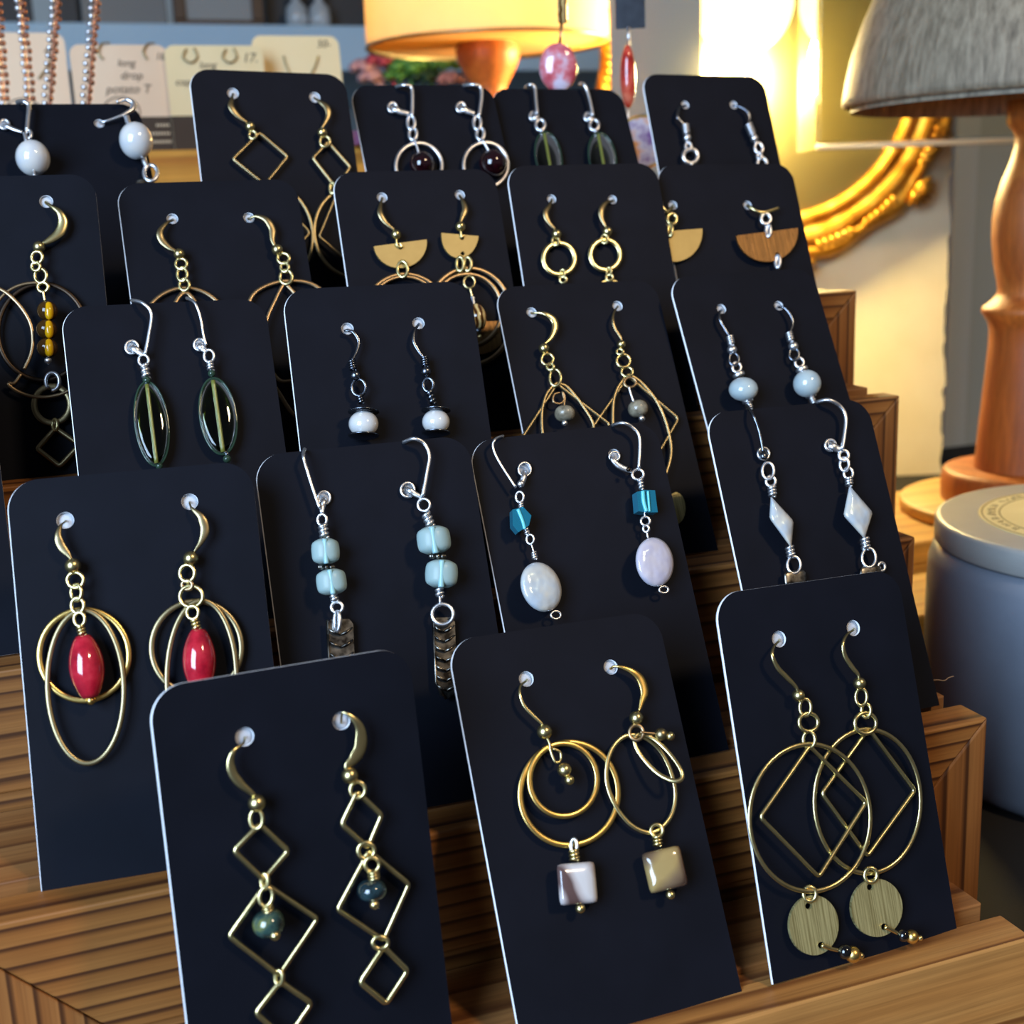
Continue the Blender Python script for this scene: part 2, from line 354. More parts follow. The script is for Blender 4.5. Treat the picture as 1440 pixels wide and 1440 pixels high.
# ---------------------------------------------------------------- room shell and table
TZ = -36.0
def structure(o): o['kind'] = 'structure'; return o
structure(MB().box(-1500, 2200, -1800, 1600, -800, -780).build('floor', 'floor_grey', None, False))
structure(MB().box(-1500, 2200, 1500, 1540, -780, 1600).build('wall_back', 'wall_paint', None, False))
p0 = at(1326, 640, 1150); p1 = at(1368, 640, 1150)
structure(MB().box(p0.x, p1.x, p0.y, p0.y + 40, -780, 1200, 0, 2).build('trim_1', 'trim_paint', None, False))
structure(MB().box(p1.x + 1, p1.x + 420, p0.y + 14, p0.y + 60, -780, 1200, 0, 2).build('wall_right', 'wall_paint', None, False))
def table(x0, x1, y0, y1, label):
    t = empty('display_table', ((x0 + x1) / 2, (y0 + y1) / 2, -780), label, 'table')
    MB().box(x0, x1, y0, y1, TZ - 30, TZ, 0, 3).build('table_top', 'black_cloth', t, False)
    for x in (x0 + 50, x1 - 50):
        for y in (y0 + 50, y1 - 50): MB().box(x - 25, x + 25, y - 25, y + 25, -780, TZ - 30, 0, 2).build('leg', 'fir_leg', t, False)
table(-700, 1000, -330, 600, 'long display table covered with a plain black cloth, under the stepped stand')
table(-700, 480, 601, 1250, 'second black-clothed table behind, carrying the drum-shade lamp and flower vase')

# ---------------------------------------------------------------- the stepped wooden stand (five nested steps)
RZ = [0, 34.21, 68.47, 99.07, 131.32]; RY = [-25.6, 15.18, 65.45, 112.69, 164.28]; XR = [151.0, 171.2, 186.05, 214.9, 233.9]
XL = [-52.0, -75.0, -103.0, -119.0, -138.0]; T = 29.3
stand = empty('stepped_display_stand', (48, 60, TZ), 'tiered fir wood stand of five mitred steps holding black earring cards', 'stand')
RS = [0, 34.21, 68.47, 101.2, 131.32]          # step tops; the cards of the fourth step sit down in its groove
def step(k):
    z1, y0, xl, xr = RS[k], RY[k], XL[k], XR[k]; ye = (RY[k + 1] - 0.6) if k < 4 else y0 + 46; g = 0.12; fd_ = 9.0 if k == 3 else 10.6; gf = 3.2 if k == 3 else 0.5
    if k == 0:
        MB().prism([(xl, TZ), (xr, TZ), (xr, z1), (xl, z1)], y0, y0 + fd_, 0, 0.5).build('step', 'fir_curly', stand, False, loc=((xl + xr) / 2, y0, z1))
        r = stand.children[-1] if stand.children else stand
    else: r = MB().prism([(xl + T + g, z1 - T), (xr - T - g, z1 - T), (xr - g, z1), (xl + g, z1)], y0, y0 + fd_, 0, 0.5).build('step', ['fir_curly', 'fir_rail', 'fir_rail_wide', 'fir_rail', 'fir_rail'][k], stand, False, loc=((xl + xr) / 2, y0, z1))
    zt = TZ
    if k: MB().prism([(xr, z1 - g * 1.5), (xr - T, z1 - T - g * 1.5), (xr - T, zt), (xr, zt)], y0, y0 + fd_, 0, 0.5).build('leg', 'fir_leg', r, False)
    if k: MB().prism([(xl, zt), (xl + T, zt), (xl + T, z1 - T - g * 1.5), (xl, z1 - g * 1.5)], y0, y0 + fd_, 0, 0.5).build('leg', 'fir_leg', r, False)
    MB().prism([(xl + 0.4, z1 - T), (xr - 1.6, z1 - T), (xr - 1.6, z1 + (1.0 if k < 4 else -.2)), (xl + 0.4, z1 + (1.0 if k < 4 else -.2))], y0 + 14.8, ye, 0, 0.4).build('back_board', 'fir_board', r, False)
    MB().box(xl + T, xr - T, y0 + fd_ + .1, y0 + 14.7, z1 - T, z1 - gf).build('groove_floor', 'fir_board', r, False)
    if k: MB().box(xl + T + .3, xr - T - .3, y0 + 1.0, y0 + 10, RS[k - 1] - 2, z1 - T - .25).build('filler_strip', 'fir_rail_wide', r, False)
    for x in (xl, xr - 12):
        MB().box(x + 0.4, x + 11.6, y0 + 14.8, ye, zt, z1 - T - 0.2).build('side_panel', 'fir_leg', r, False)
for k in range(5): step(k)

# ---------------------------------------------------------------- cards
W, H, CR = 51.0, 84.47, 6.6
CARDS = {'L1': (0, -8.31, -18.06, 6.44, 13.16, -1.69), 'M1': (0, 55.39, -17.85, 1.79, 28.01, -1.15), 'R1': (0, 112.83, -17.44, 4.01, 19.04, -1.98),
 'L2': (1, -31.24, 22.52, -4.66, 21.08, 0.08), 'M2': (1, 22.99, 27.42, -2.69, 22.32, 0.33), 'N2': (1, 76.73, 25.51, 0.19, 25.47, 0.48), 'R2': (1, 140.77, 26.91, 1.91, 24.63, -0.72),
 'G3': (2, -14.12, 76.00, -0.14, 25.69, -0.92), 'P3': (2, 39.63, 75.99, -4.39, 23.23, -0.32), 'T3': (2, 104.20, 80.11, -0.64, 28.58, -0.50), 'Q3': (2, 159.41, 75.47, 2.41, 27.70, 0.35),
 'X3': (2, -81.5, 76.0, 0.5, 24.0, 0.0),
 'A4': (3, -52.33, 122.86, -4.01, 20.43, -0.27), 'C4': (3, 6.24, 121.98, -0.83, 25.20, -0.09), 'H4': (3, 67.26, 123.40, -1.41, 22.97, -0.28), 'O4': (3, 121.44, 123.11, -2.17, 22.24, -0.45),
 'K4': (3, 175.0, 124.0, 0.0, 24.0, -0.8),
 'W5': (4, -27.67, 174.69, 2.72, 33.01, -0.05), 'S5': (4, 34.09, 175.40, 2.79, 20.64, -2.02), 'D5': (4, 89.9, 173.6, 0.86, 27.01, 0.17), 'V5': (4, 140.4, 175.6, 0.69, 28.63, -0.52), 'E5': (4, 194.73, 175.38, 1.16, 22.56, -0.99)}
CARD_LABEL = {
 'L1': 'black card in the front row carrying the brass three-diamond chain earrings', 'M1': 'black card in the front row carrying the double-ring earrings with square shell beads',
 'R1': 'black card in the front row carrying the brass hoops with brushed discs', 'L2': 'black card on the second step carrying the red bead earrings',
 'M2': 'black card on the second step carrying the frosted aqua bead earrings', 'N2': 'black card on the second step carrying the flat coin pearl earrings',
 'R2': 'black card on the second step carrying the diamond-shaped pearl earrings', 'G3': 'black card on the third step carrying the olive green oval earrings',
 'P3': 'black card on the third step carrying round white pearls under dark caps', 'T3': 'black card on the third step carrying brass teardrops with grey beads',
 'Q3': 'black card on the third step carrying small pale pearls on silver hooks', 'X3': 'bare-looking black card on the third step, mostly cut off by the picture edge',
 'A4': 'black card on the fourth step carrying an amber three-bead earring', 'C4': 'black card on the fourth step carrying plain brass hoops, behind the olive ovals',
 'H4': 'black card on the fourth step carrying small brass half-moons, behind the white pearls', 'O4': 'black card on the fourth step carrying two small brass rings',
 'K4': 'black card on the fourth step carrying the large half-moons, below the silver chain pair', 'W5': 'black card on the top step carrying two large white drop pearls',
 'S5': 'black card on the top step carrying open brass squares', 'D5': 'black card on the top step carrying silver hoops with dark garnet beads',
 'V5': 'black card on the top step carrying olive ovals, overlapped by the silver hoop card', 'E5': 'black card on the top step carrying long silver chain earrings'}
class Card:
    def __init__(s, key):
        s.key = key; row, x, y, yaw, lean, roll = CARDS[key]; s.o = Vector((x, y, RZ[row] + 0.15))
        yaw, lean, roll = rad(yaw), rad(lean), rad(roll)
        ex = Vector((math.cos(yaw), math.sin(yaw), 0)); nb = Vector((-math.sin(yaw), math.cos(yaw), 0)); up = nb * math.sin(lean) + Vector((0, 0, math.cos(lean)))
        s.a = ex * math.cos(roll) + up * math.sin(roll); s.b = up * math.cos(roll) - ex * math.sin(roll); s.n = s.a.cross(s.b); s.holes = []
    def P(s, px, py, d=0.0): return on_plane(px, py, s.o + s.n * d, s.n)
    def st(s, p): q = p - s.o; return q.dot(s.a), q.dot(s.b)
    def pt(s, u, v, d=0.0): return s.o + s.a * u + s.b * v + s.n * d
    def build(s):
        lo = min(0.0, 0.0); pts = [s.pt(-W / 2, 0), s.pt(W / 2, 0)]
        for cx, a0 in ((W / 2 - CR, 0), (-W / 2 + CR, 90)):
            for i in range(13): q = rad(a0 + 90 * i / 12); pts.append(s.pt(cx + CR * math.cos(q), H - CR + CR * math.sin(q)))
        hl = [[s.pt(u + r * math.cos(-2 * math.pi * i / 24), v + r * math.sin(-2 * math.pi * i / 24)) for i in range(24)] for u, v, r in s.holes]
        bv = 0.2; m_ = Vector(); n = len(pts); ins = []
        for k in range(n):
            e1 = (pts[k] - pts[k - 1]).normalized(); e2 = (pts[(k + 1) % n] - pts[k]).normalized(); q = s.n.cross(e1) + s.n.cross(e2); lf = max(0.0, q.normalized().dot(s.a)); ins.append(pts[k] + q * (0.02 / max(q.dot(s.n.cross(e1)), .4)) + s.a * (0.18 * lf))
        hin = [[s.pt(u + (r + .08) * math.cos(-2 * math.pi * i / 24), v + (r + .08) * math.sin(-2 * math.pi * i / 24)) for i in range(24)] for u, v, r in s.holes]
        mb = MB().plate([p - s.n * bv for p in pts], [[p - s.n * bv for p in l] for l in hl], s.n, 0.35, 0, 1)
        mb.plate(ins, hin, s.n, 0.05, 0, 1)
        for a, b in [(ins, pts)] + list(zip(hin, hl)):
            k = len(a); mb.add(a + [p - s.n * bv for p in b], [(i_, k + i_, k + (i_ + 1) % k, (i_ + 1) % k) for i_ in range(k)], 1)
        o = mb.build('earring_card', ['black_card', 'card_edge'], None, False, loc=s.o)
        tag(o, CARD_LABEL[s.key], 'card', 'black earring cards standing on the stepped stand')
CD = {k: Card(k) for k in CARDS}

# ---------------------------------------------------------------- earring builder
VIEWS = {'J': (200, 900, .3749), 'K': (620, 850, .4096), 'L': (990, 800, .4447), 'G': (0, 640, .3195), 'H': (360, 600, .2778), 'I': (640, 580, .2778), 'F': (900, 380, .375),
         'D': (0, 240, .33333), 'E': (400, 230, .3611), 'T': (700, 400, .20833), 'A': (0, 380, .22222), 'W': (0, 0, .19444), 'S': (200, 0, .25), 'B': (400, 230, .13889),
         'Y': (500, 0, .30556), 'X': (860, 0, .2361), 'Z': (880, 0, .3889), 'Q': (600, 380, .125)}
class Ear:
    """one earring; points are read on its own card's plane, d = millimetres in front of that plane"""
    def __init__(s, card, view, hole, label, group, hr=1.6, backing=True):
        s.c = CD[card]; s.v = VIEWS[view]; s.hole = hole
        h = s.p(*hole, 0); u, v = s.c.st(h); s.c.holes.append((u, v, hr)); s.h = h
        s.e = empty('earring', h, label, 'earring', group)
        if backing:
            MB().lathe(h - s.c.n * 2.6, s.c.n, [(0, 1.9), (0.2, 2.6), (1.5, 2.6), (1.7, 2.2)], 16).build('stopper', 'silicone', s.e)
    def px(s, x, y): return s.v[0] + x * s.v[2], s.v[1] + y * s.v[2]
    def p(s, x, y, d=2.0): return s.c.P(*s.px(x, y), d)
    def k(s, r): return r * s.v[2] * mmpp(s.h)          # zoom units to millimetres
    def pts(s, l, d): return [s.p(q[0], q[1], q[2] if len(q) > 2 else d) for q in l]
    def mk(s, name, mb, mat_, smooth=True, label=None): return mb.build(name, mat_, s.e, smooth, label)
    def wire(s, name, m, l, r, d=2.0, closed=False, flat=None, sub=6, straight=False, label=None):
        P = s.pts(l, d); P = P if straight else smooth_pts(P, sub, closed)
        wd = lerp_list([s.k(x) for x in r] if isinstance(r, (list, tuple)) else s.k(r), len(P))
        ht = [min(x, s.k(flat)) for x in wd] if flat else None
        return s.mk(name, MB().sweep(P, wd, ht, closed, s.c.n, 10), m, True, label)
    def hook(s, m, l, wmax=9, wmin=4.0, d=2.6, flat=4.5):
        wmax *= 1.45; wmin *= 1.15; flat *= 1.1; x, y = s.hole; P = [s.c.P(*s.px(x, y), -2.4), s.c.P(*s.px(x, y + 6), 0.3)]
        P += [s.p(q[0], q[1], d if i else 1.8) for i, q in enumerate(l)]
        P = smooth_pts(P, 7); n = len(P); prof = [wmin, wmin, wmin, (wmin + wmax) / 2, wmax, wmax, (wmin + wmax) / 2, wmin]
        wd = [s.k(x) for x in lerp_list(prof, n)]; ht = [min(x, s.k(flat)) for x in wd]
        return s.mk('ear_hook', MB().sweep(P, wd, ht, False, s.c.n, 10), m)
    def loop(s, name, m, cx, cy, w_, h_, r, d=2.0, rot=0, zx=0.0, zy=0.0, seg=None, flat=None, arc=None):
        r *= 1.15
        seg = seg or (20 if max(w_, h_) < 120 else 56); P = []; a0, a1 = arc or (0, 360); n = seg if not arc else seg + 1
        for i in range(n):
            q = rad(a0 + (a1 - a0) * i / seg); x = w_ / 2 * math.cos(q); y = h_ / 2 * math.sin(q); c_, s_ = math.cos(rad(rot)), math.sin(rad(rot))
            P.append(s.p(cx + x * c_ - y * s_, cy + x * s_ + y * c_, d + zx * math.cos(q) - zy * math.sin(q)))
        return s.mk(name, MB().sweep(P, s.k(r), s.k(flat) if flat else None, not arc, s.c.n, 10), m)
    def frame(s, name, m, corners, r, d=1.8, rc=0.12, flat=None):
        r *= 1.2
        P = []; n = len(corners); Q = s.pts(corners, d)
        for i in range(n):
            a, b, c = Q[i - 1], Q[i], Q[(i + 1) % n]; e1 = b + (a - b) * rc; e2 = b + (c - b) * rc
            for t in (0, .25, .5, .75, 1): P.append(e1 * (1 - t) ** 2 + b * (2 * t * (1 - t)) + e2 * t * t)
        return s.mk(name, MB().sweep(P, s.k(r), s.k(flat) if flat else None, True, s.c.n, 8), m)
    def ball(s, name, m, x, y, r, d=2.4, sx=1.0):
        return s.mk(name, MB().ball(s.p(x, y, d), s.k(r), 18, 12, sc=(sx, sx, 1)), m)
    def coil(s, m, a, b, r, turns=3, d=2.2, wr=None, name='wire_wrap'):
        A, B = s.p(*a, d), s.p(*b, d); ax = (B - A).normalized(); u = s.c.n.cross(ax).normalized(); w_ = ax.cross(u); R_ = s.k(r); wr = wr or (B - A).length / turns / 2.1
        P = [A + (B - A) * (i / (turns * 12)) + (u * math.cos(2 * math.pi * i / 12) + w_ * math.sin(2 * math.pi * i / 12)) * R_ for i in range(turns * 12 + 1)]
        mb = MB().sweep(P, wr, None, False, ax, 6); mb.lathe(A, ax, [(0, R_ * .6), ((B - A).length, R_ * .6)], 8); return s.mk(name, mb, m)
    def bead(s, name, m, a, b, r, prof='oval', d=None, flat=1.0, seg=28, lumpy=0.0, label=None):
        R_ = s.k(r); d = d if d is not None else max(2.2, R_ * flat + 0.3); A, B = s.p(*a, d), s.p(*b, d); ln = (B - A).length; pr = []
        for i in range(17):
            t = i / 16
            if prof == 'oval': x = math.sqrt(max(0.0, 1 - (2 * t - 1) ** 2))
            elif prof == 'barrel': x = 0.42 + 0.58 * math.sin(math.pi * t) ** 0.8
            elif prof == 'drum': x = min(1.0, (1 - abs(2 * t - 1) ** 7) ** .5 if 0 < t < 1 else 0.55) * (0.9 + 0.1 * math.sin(math.pi * t))
            elif prof == 'tube': x = 1.0
            elif prof == 'round': x = math.sqrt(max(0.0, 1 - (2 * t - 1) ** 2)) ** .8
            pr.append((ln * (t if prof != 'oval' else (1 - math.cos(math.pi * t)) / 2), R_ * max(x if prof != 'oval' else math.sin(math.pi * t), 0.12)))
        mb = MB().lathe(A, B - A, pr, seg, 0, (B - A).normalized().cross(s.c.n), flat)
        return s.mk(name, mb, m, True, label)
    def coin(s, name, m, cx, cy, w_, h_, rot, th, d, puff=0.5, seg=48, sq=2.0, tilt=0.0, label=None):
        """flat lozenge with a rounded rim and slightly domed face; sq is the super-ellipse power"""
        v = []; f = []; rings = [(0.0, 1), (0.45, 0.98), (0.75, 0.9), (0.92, 0.66), (1.0, 0.15), (1.0, -0.15), (0.92, -.66), (0.75, -.9), (0.45, -.98), (0.0, -1)]; c_, s_ = math.cos(rad(rot)), math.sin(rad(rot))
        base = [(k_, z_) for k_, z_ in rings if 0 < k_]
        for kk, z_ in base:
            for i in range(seg):
                q = 2 * math.pi * i / seg; cc, ss = math.cos(q), math.sin(q)
                rr = (abs(cc) ** sq + abs(ss) ** sq) ** (-1 / sq); x, y = w_ / 2 * kk * rr * cc, h_ / 2 * kk * rr * ss
                v.append(s.p(cx + x * c_ - y * s_, cy + x * s_ + y * c_, d + z_ * th / 2 + tilt * cc * kk))
        n = len(base)
        for k_ in range(n - 1):
            for i in range(seg): j = (i + 1) % seg; f.append((k_ * seg + i, (k_ + 1) * seg + i, (k_ + 1) * seg + j, k_ * seg + j))
        f.append(tuple(range(seg))[::1]); f.append(tuple((n - 1) * seg + i for i in reversed(range(seg))))
        return s.mk(name, MB().add(v, f), m, True, label)
    def sheet(s, name, m, poly, holes=(), th=0.7, d=2.0, tilt=None, label=None):
        """thin metal or shell plate; poly and (x, y, r) holes in view units"""
        def dd(x, y): return d if tilt is None else d + tilt[0] * (x - poly[0][0]) + tilt[1] * (y - poly[0][1])
        out = [s.p(x, y, dd(x, y)) for x, y in poly]
        a = sum(out[i].cross(out[(i + 1) % len(out)]).dot(s.c.n) for i in range(len(out)))
        if a < 0: out.reverse()
        nrm = (out[len(out) // 3] - out[0]).cross(out[2 * len(out) // 3] - out[0]).normalized()
        hl = [[s.p(x + r * math.cos(-2 * math.pi * i / 14), y + r * math.sin(-2 * math.pi * i / 14), dd(x, y)) for i in range(14)] for x, y, r in holes]
        return s.mk(name, MB().plate(out, hl, nrm, th), m, False, label)
    def lever(s, m, l, r=6, clasp=None, d=3.0):
        """lever-back wire over the top edge of the card"""
        P = [s.p(l[0][0], l[0][1], -1.6), s.p(l[0][0], l[0][1] - 2, 0.2)] + [s.p(q[0], q[1], d) for q in l[1:]]
        r *= 1.3
        s.mk('lever_wire', MB().sweep(smooth_pts(P, 7), s.k(r), None, False, s.c.n, 10), m)
        if clasp:
            P = [s.p(s.hole[0], s.hole[1], -2.0)] + [s.p(q[0], q[1], 1.4 + 1.2 * i / len(clasp)) for i, q in enumerate(clasp)]
            P = smooth_pts(P, 6); wd = lerp_list([s.k(x) for x in (8, 13, 17, 15, 11)], len(P))
            s.mk('clasp', MB().sweep(P, wd, [x * .7 for x in wd], False, s.c.n, 12), m)
def ellipse(cx, cy, w_, h_, n=40, rot=0):
    c_, s_ = math.cos(rad(rot)), math.sin(rad(rot))
    return [(cx + w_ / 2 * math.cos(2 * math.pi * i / n) * c_ - h_ / 2 * math.sin(2 * math.pi * i / n) * s_, cy + w_ / 2 * math.cos(2 * math.pi * i / n) * s_ + h_ / 2 * math.sin(2 * math.pi * i / n) * c_) for i in range(n)]

# ---- front row
G_ = 'three-diamond brass earrings on the front card'
e = Ear('L1', 'J', (384, 363), 'brass earring of three open diamonds with an olive drop bead, lower of its pair', G_, 1.7)
e.hook('brass', [(378, 388), (345, 415), (331, 455), (340, 500), (370, 540), (408, 571), (430, 590)], 12)
e.ball('ball', 'brass', 430, 612, 33); e.loop('jump_ring', 'brass', 428, 672, 48, 72, 7, 2.2, zx=.5)
e.frame('diamond_frame', 'brass', [(440, 690), (548, 790), (455, 898), (343, 790)], 9, 1.9)
e.loop('jump_ring', 'brass', 459, 905, 26, 56, 8, 2.0, zx=.6)
e.frame('diamond_frame', 'brass', [(462, 915), (657, 1045), (513, 1257), (325, 1110)], 8.5, 1.7, .07)
e.loop('bead_loop', 'brass', 464, 962, 50, 72, 7, 2.6, rot=10, zx=.4); e.coil('brass', (468, 1000), (478, 1034), 18, 3, 3.6)
e.bead('bead', 'labradorite', (462, 1014), (486, 1112), 60, 'round'); e.ball('end_ball', 'brass', 498, 1108, 19, 5.5)
e.loop('jump_ring', 'brass', 513, 1266, 28, 54, 8, 2.0, zx=.6); e.frame('diamond_frame', 'brass', [(517, 1280), (635, 1362), (540, 1500), (425, 1398)], 9, 1.8)
e = Ear('L1', 'J', (747, 303), 'brass earring of three open diamonds with a dark teal bead, upper of its pair', G_, 1.7)
e.hook('brass', [(752, 272), (790, 292), (818, 335), (818, 400), (795, 445), (770, 470), (768, 490)], 17)
e.ball('ball', 'brass', 779, 508, 31); e.loop('jump_ring', 'brass', 808, 562, 56, 62, 7, 2.2, zx=.5)
e.frame('diamond_frame', 'brass', [(806, 568), (898, 656), (846, 778), (747, 690)], 9, 1.9)
e.loop('jump_ring', 'brass', 840, 790, 62, 62, 7.5, 2.2, zx=.4)
e.frame('diamond_frame', 'brass', [(850, 790), (1000, 915), (905, 1126), (732, 1010)], 8.5, 1.7, .07)
e.loop('bead_loop', 'brass', 862, 842, 54, 54, 7, 2.8, zx=.4); e.coil('brass', (866, 866), (870, 900), 19, 3, 3.4)
e.bead('bead', 'dark_labradorite', (858, 898), (864, 978), 55, 'round'); e.ball('end_ball', 'brass', 871, 992, 18, 4.8)
e.loop('jump_ring', 'brass', 893, 1135, 58, 46, 7.5, 2.2, zx=.4); e.frame('diamond_frame', 'brass', [(905, 1150), (995, 1240), (914, 1364), (816, 1283)], 9.5, 1.8)

G_ = 'double-ring shell earrings on the front middle card'
e = Ear('M1', 'K', (293, 256), 'golden double-ring earring with a silvery grey square shell bead', G_, 1.6)
e.hook('brass', [(273, 280), (272, 312), (288, 350), (318, 382), (345, 408), (350, 420)], 5, 3.5)
e.ball('ball', 'brass', 356, 437, 26); e.wire('bead_loop', 'brass', [(362, 455), (374, 480), (376, 500), (392, 540), (410, 535), (410, 508), (385, 495)], 5, 2.6)
e.loop('outer_ring', 'golden_brass', 441, 650, 336, 354, 9, 1.6, flat=4, rot=8); e.loop('inner_ring', 'golden_brass', 421, 602, 232, 250, 8.5, 2.2, flat=4)
e.ball('faceted_bead', 'brass', 424, 568, 24, 3.2); e.ball('end_ball', 'brass', 441, 603, 17, 3.2)
e.loop('bead_loop', 'silver', 457, 830, 22, 50, 6, 2.4, zx=.5); e.coil('brass', (456, 842), (460, 880), 14, 3, 2.6)
e.coin('shell_bead', 'grey_shell', 468, 958, 132, 144, -5, 3.6, 3.0, sq=12); e.ball('end_ball', 'brass', 479, 1044, 17, 3.0)
e = Ear('M1', 'K', (583, 215), 'tilted brass double-ring earring with a brown square shell bead', G_, 1.6)
e.hook('golden_brass', [(600, 212), (650, 226), (685, 256), (699, 300), (690, 335), (681, 365)], 11, 3.5)
e.ball('ball', 'brass', 671, 390, 24); e.loop('jump_ring', 'copper_brass', 671, 440, 48, 52, 6, 2.4, zx=.4)
e.wire('outer_ring', 'brass', [(640, 450), (700, 458), (755, 505), (792, 580), (806, 660), (785, 735), (728, 783), (660, 762), (605, 700), (572, 620), (572, 545), (595, 485)], 8, 1.8, True, 4)
e.wire('inner_ring', 'brass', [(672, 450, 2), (720, 455, 2.5), (775, 500, 4), (820, 560, 6), (828, 596, 6.5), (800, 606, 6), (748, 582, 4.5), (700, 535, 3), (668, 485, 2)], 8, 2.4, True, 5)
e.wire('bead_loop', 'copper_brass', [(685, 438), (715, 442), (745, 444)], 5, 3.0); e.ball('faceted_bead', 'antique_brass', 756, 446, 22, 3.4); e.ball('end_ball', 'brass', 787, 452, 16, 3.4)
e.loop('bead_loop', 'brass', 741, 776, 42, 42, 6, 2.4, zx=.4); e.coil('brass', (742, 795), (745, 830), 13, 3, 2.6)
e.coin('shell_bead', 'brown_shell', 769, 910, 136, 144, -13, 4.0, 3.2, sq=12, tilt=1.4); e.ball('end_ball', 'brass', 788, 997, 16, 3.2)

G_ = 'brass hoop and disc earrings on the front right card'
for (hl, hk, bl, lk, ring, l2, hoop, dia, l3, disc, dh, dg, lab) in (
    ((237, 222), [(222, 245), (216, 272), (233, 312), (265, 346), (290, 372), (296, 388)], (299, 400), (320, 438), (330, 485, 60, 58), (332, 540), (335, 787, 382, 466), [(333, 560), (512, 738), (362, 974), (177, 785)], (334, 1028), (348, 1127, 156, 190), [(331, 1066, 11), (371, 1190, 11)], [(372, 1190), (398, 1200), (425, 1206), (445, 1210, 23), (470, 1219, 25), (496, 1223, 10)], 'large brass hoop earring with a brushed disc, lower of its pair'),
    ((472, 187), [(452, 208), (440, 236), (446, 275), (468, 310), (486, 332), (490, 348)], (492, 362), (497, 405), (510, 488, 68, 66), None, (517, 735, 336, 456), [(520, 505), (666, 700), (516, 908), (372, 710)], (527, 968), (547, 1072, 162, 184), [(526, 1006, 11), (571, 1132, 11)], [(572, 1132), (592, 1142), (612, 1152), (630, 1159, 19), (657, 1163, 21), (683, 1167, 9)], 'large brass hoop earring with a brushed disc, upper of its pair')):
    e = Ear('R1', 'L', hl, lab, G_, 1.75); e.hook('brass', hk, 6, 3.5, d=3.2); e.ball('ball', 'brass', *bl, 20, 2.6)
    e.loop('jump_ring', 'brass', *lk, 36, 54, 5, 2.4, zx=.5); e.loop('jump_ring', 'brass', *ring, 6, 2.4, zx=.3)
    if l2: e.loop('jump_ring', 'brass', *l2, 38, 52, 5.5, 2.4, zx=.6)
    else: e.loop('jump_ring', 'brass', 512, 448, 30, 44, 5, 2.4, zx=.5)
    e.loop('hoop', 'brass', *hoop, 6.5, 2.6 if l2 else 1.7, flat=5); e.frame('diamond_frame', 'brass', dia, 6, 2.4 if l2 else 1.5, .05)
    e.loop('jump_ring', 'brass', *l3, 40, 46, 6, 2.2, zx=.5)
    e.sheet('disc', 'brushed_brass', ellipse(*disc), dh, 0.7, 2.0)
    e.wire('dangle_wire', 'brass', dg[:3], 6, 2.6); x, y, r = dg[3]; e.ball('black_bead', 'black_bead', x, y, r, 3.0); x, y, r = dg[4]; e.ball('gold_bead', 'golden_brass', x, y, r, 3.2); x, y, r = dg[5]; e.ball('end_ball', 'brass', x, y, r, 3.2)

# ---- second step
G_ = 'red bead earrings on the second step'
e = Ear('L2', 'G', (287, 287), 'earring with a red bead, round ring and long oval ring fully in view', G_, 1.7)
e.hook('antique_brass', [(268, 310), (256, 355), (270, 400), (300, 437), (315, 460)], 13)
e.ball('ball', 'brass', 321, 487, 34); e.loop('jump_ring', 'brass', 332, 550, 72, 68, 8, 2.4, zx=.5); e.loop('jump_ring', 'brass', 336, 605, 46, 70, 8, 2.4, zx=.8); e.loop('jump_ring', 'brass', 342, 662, 56, 66, 8, 2.4, zx=.5)
e.loop('round_ring', 'golden_brass', 370, 880, 394, 400, 11, 1.5, flat=6); e.loop('oval_ring', 'antique_brass', 377, 1020, 336, 674, 10, 2.2, rot=-2, flat=6)
e.loop('bead_loop', 'brass', 350, 722, 48, 60, 7, 2.8, zx=.4); e.coil('brass', (354, 752), (364, 794), 14, 3, 3.6)
e.bead('bead', 'red_ceramic', (365, 795), (398, 1068), 73, 'barrel'); e.ball('end_ball', 'golden_brass', 400, 1080, 20, 3.4)
e = Ear('L2', 'G', (835, 205), 'earring with a red bead whose rings run behind the front card', G_, 1.7)
e.hook('antique_brass', [(845, 235), (885, 272), (902, 325), (888, 375), (855, 425)], 14)
e.ball('ball', 'brass', 840, 455, 33); e.loop('jump_ring', 'brass', 824, 520, 66, 74, 8, 2.4, zx=.5); e.loop('jump_ring', 'copper_brass', 824, 572, 46, 40, 8, 2.4, zx=.6); e.loop('jump_ring', 'brass', 842, 622, 102, 94, 8, 2.6, zx=.4)
e.loop('round_ring', 'antique_brass', 865, 848, 396, 410, 11, 1.5, flat=6); e.loop('oval_ring', 'antique_brass', 888, 985, 306, 690, 10, 2.2, flat=6)
e.loop('bead_loop', 'brass', 848, 693, 52, 58, 7, 2.8, zx=.4); e.coil('brass', (856, 722), (868, 768), 14, 3, 3.6)
e.bead('bead', 'red_ceramic', (872, 768), (882, 1040), 70, 'barrel'); e.ball('end_ball', 'golden_brass', 884, 1052, 20, 3.4)

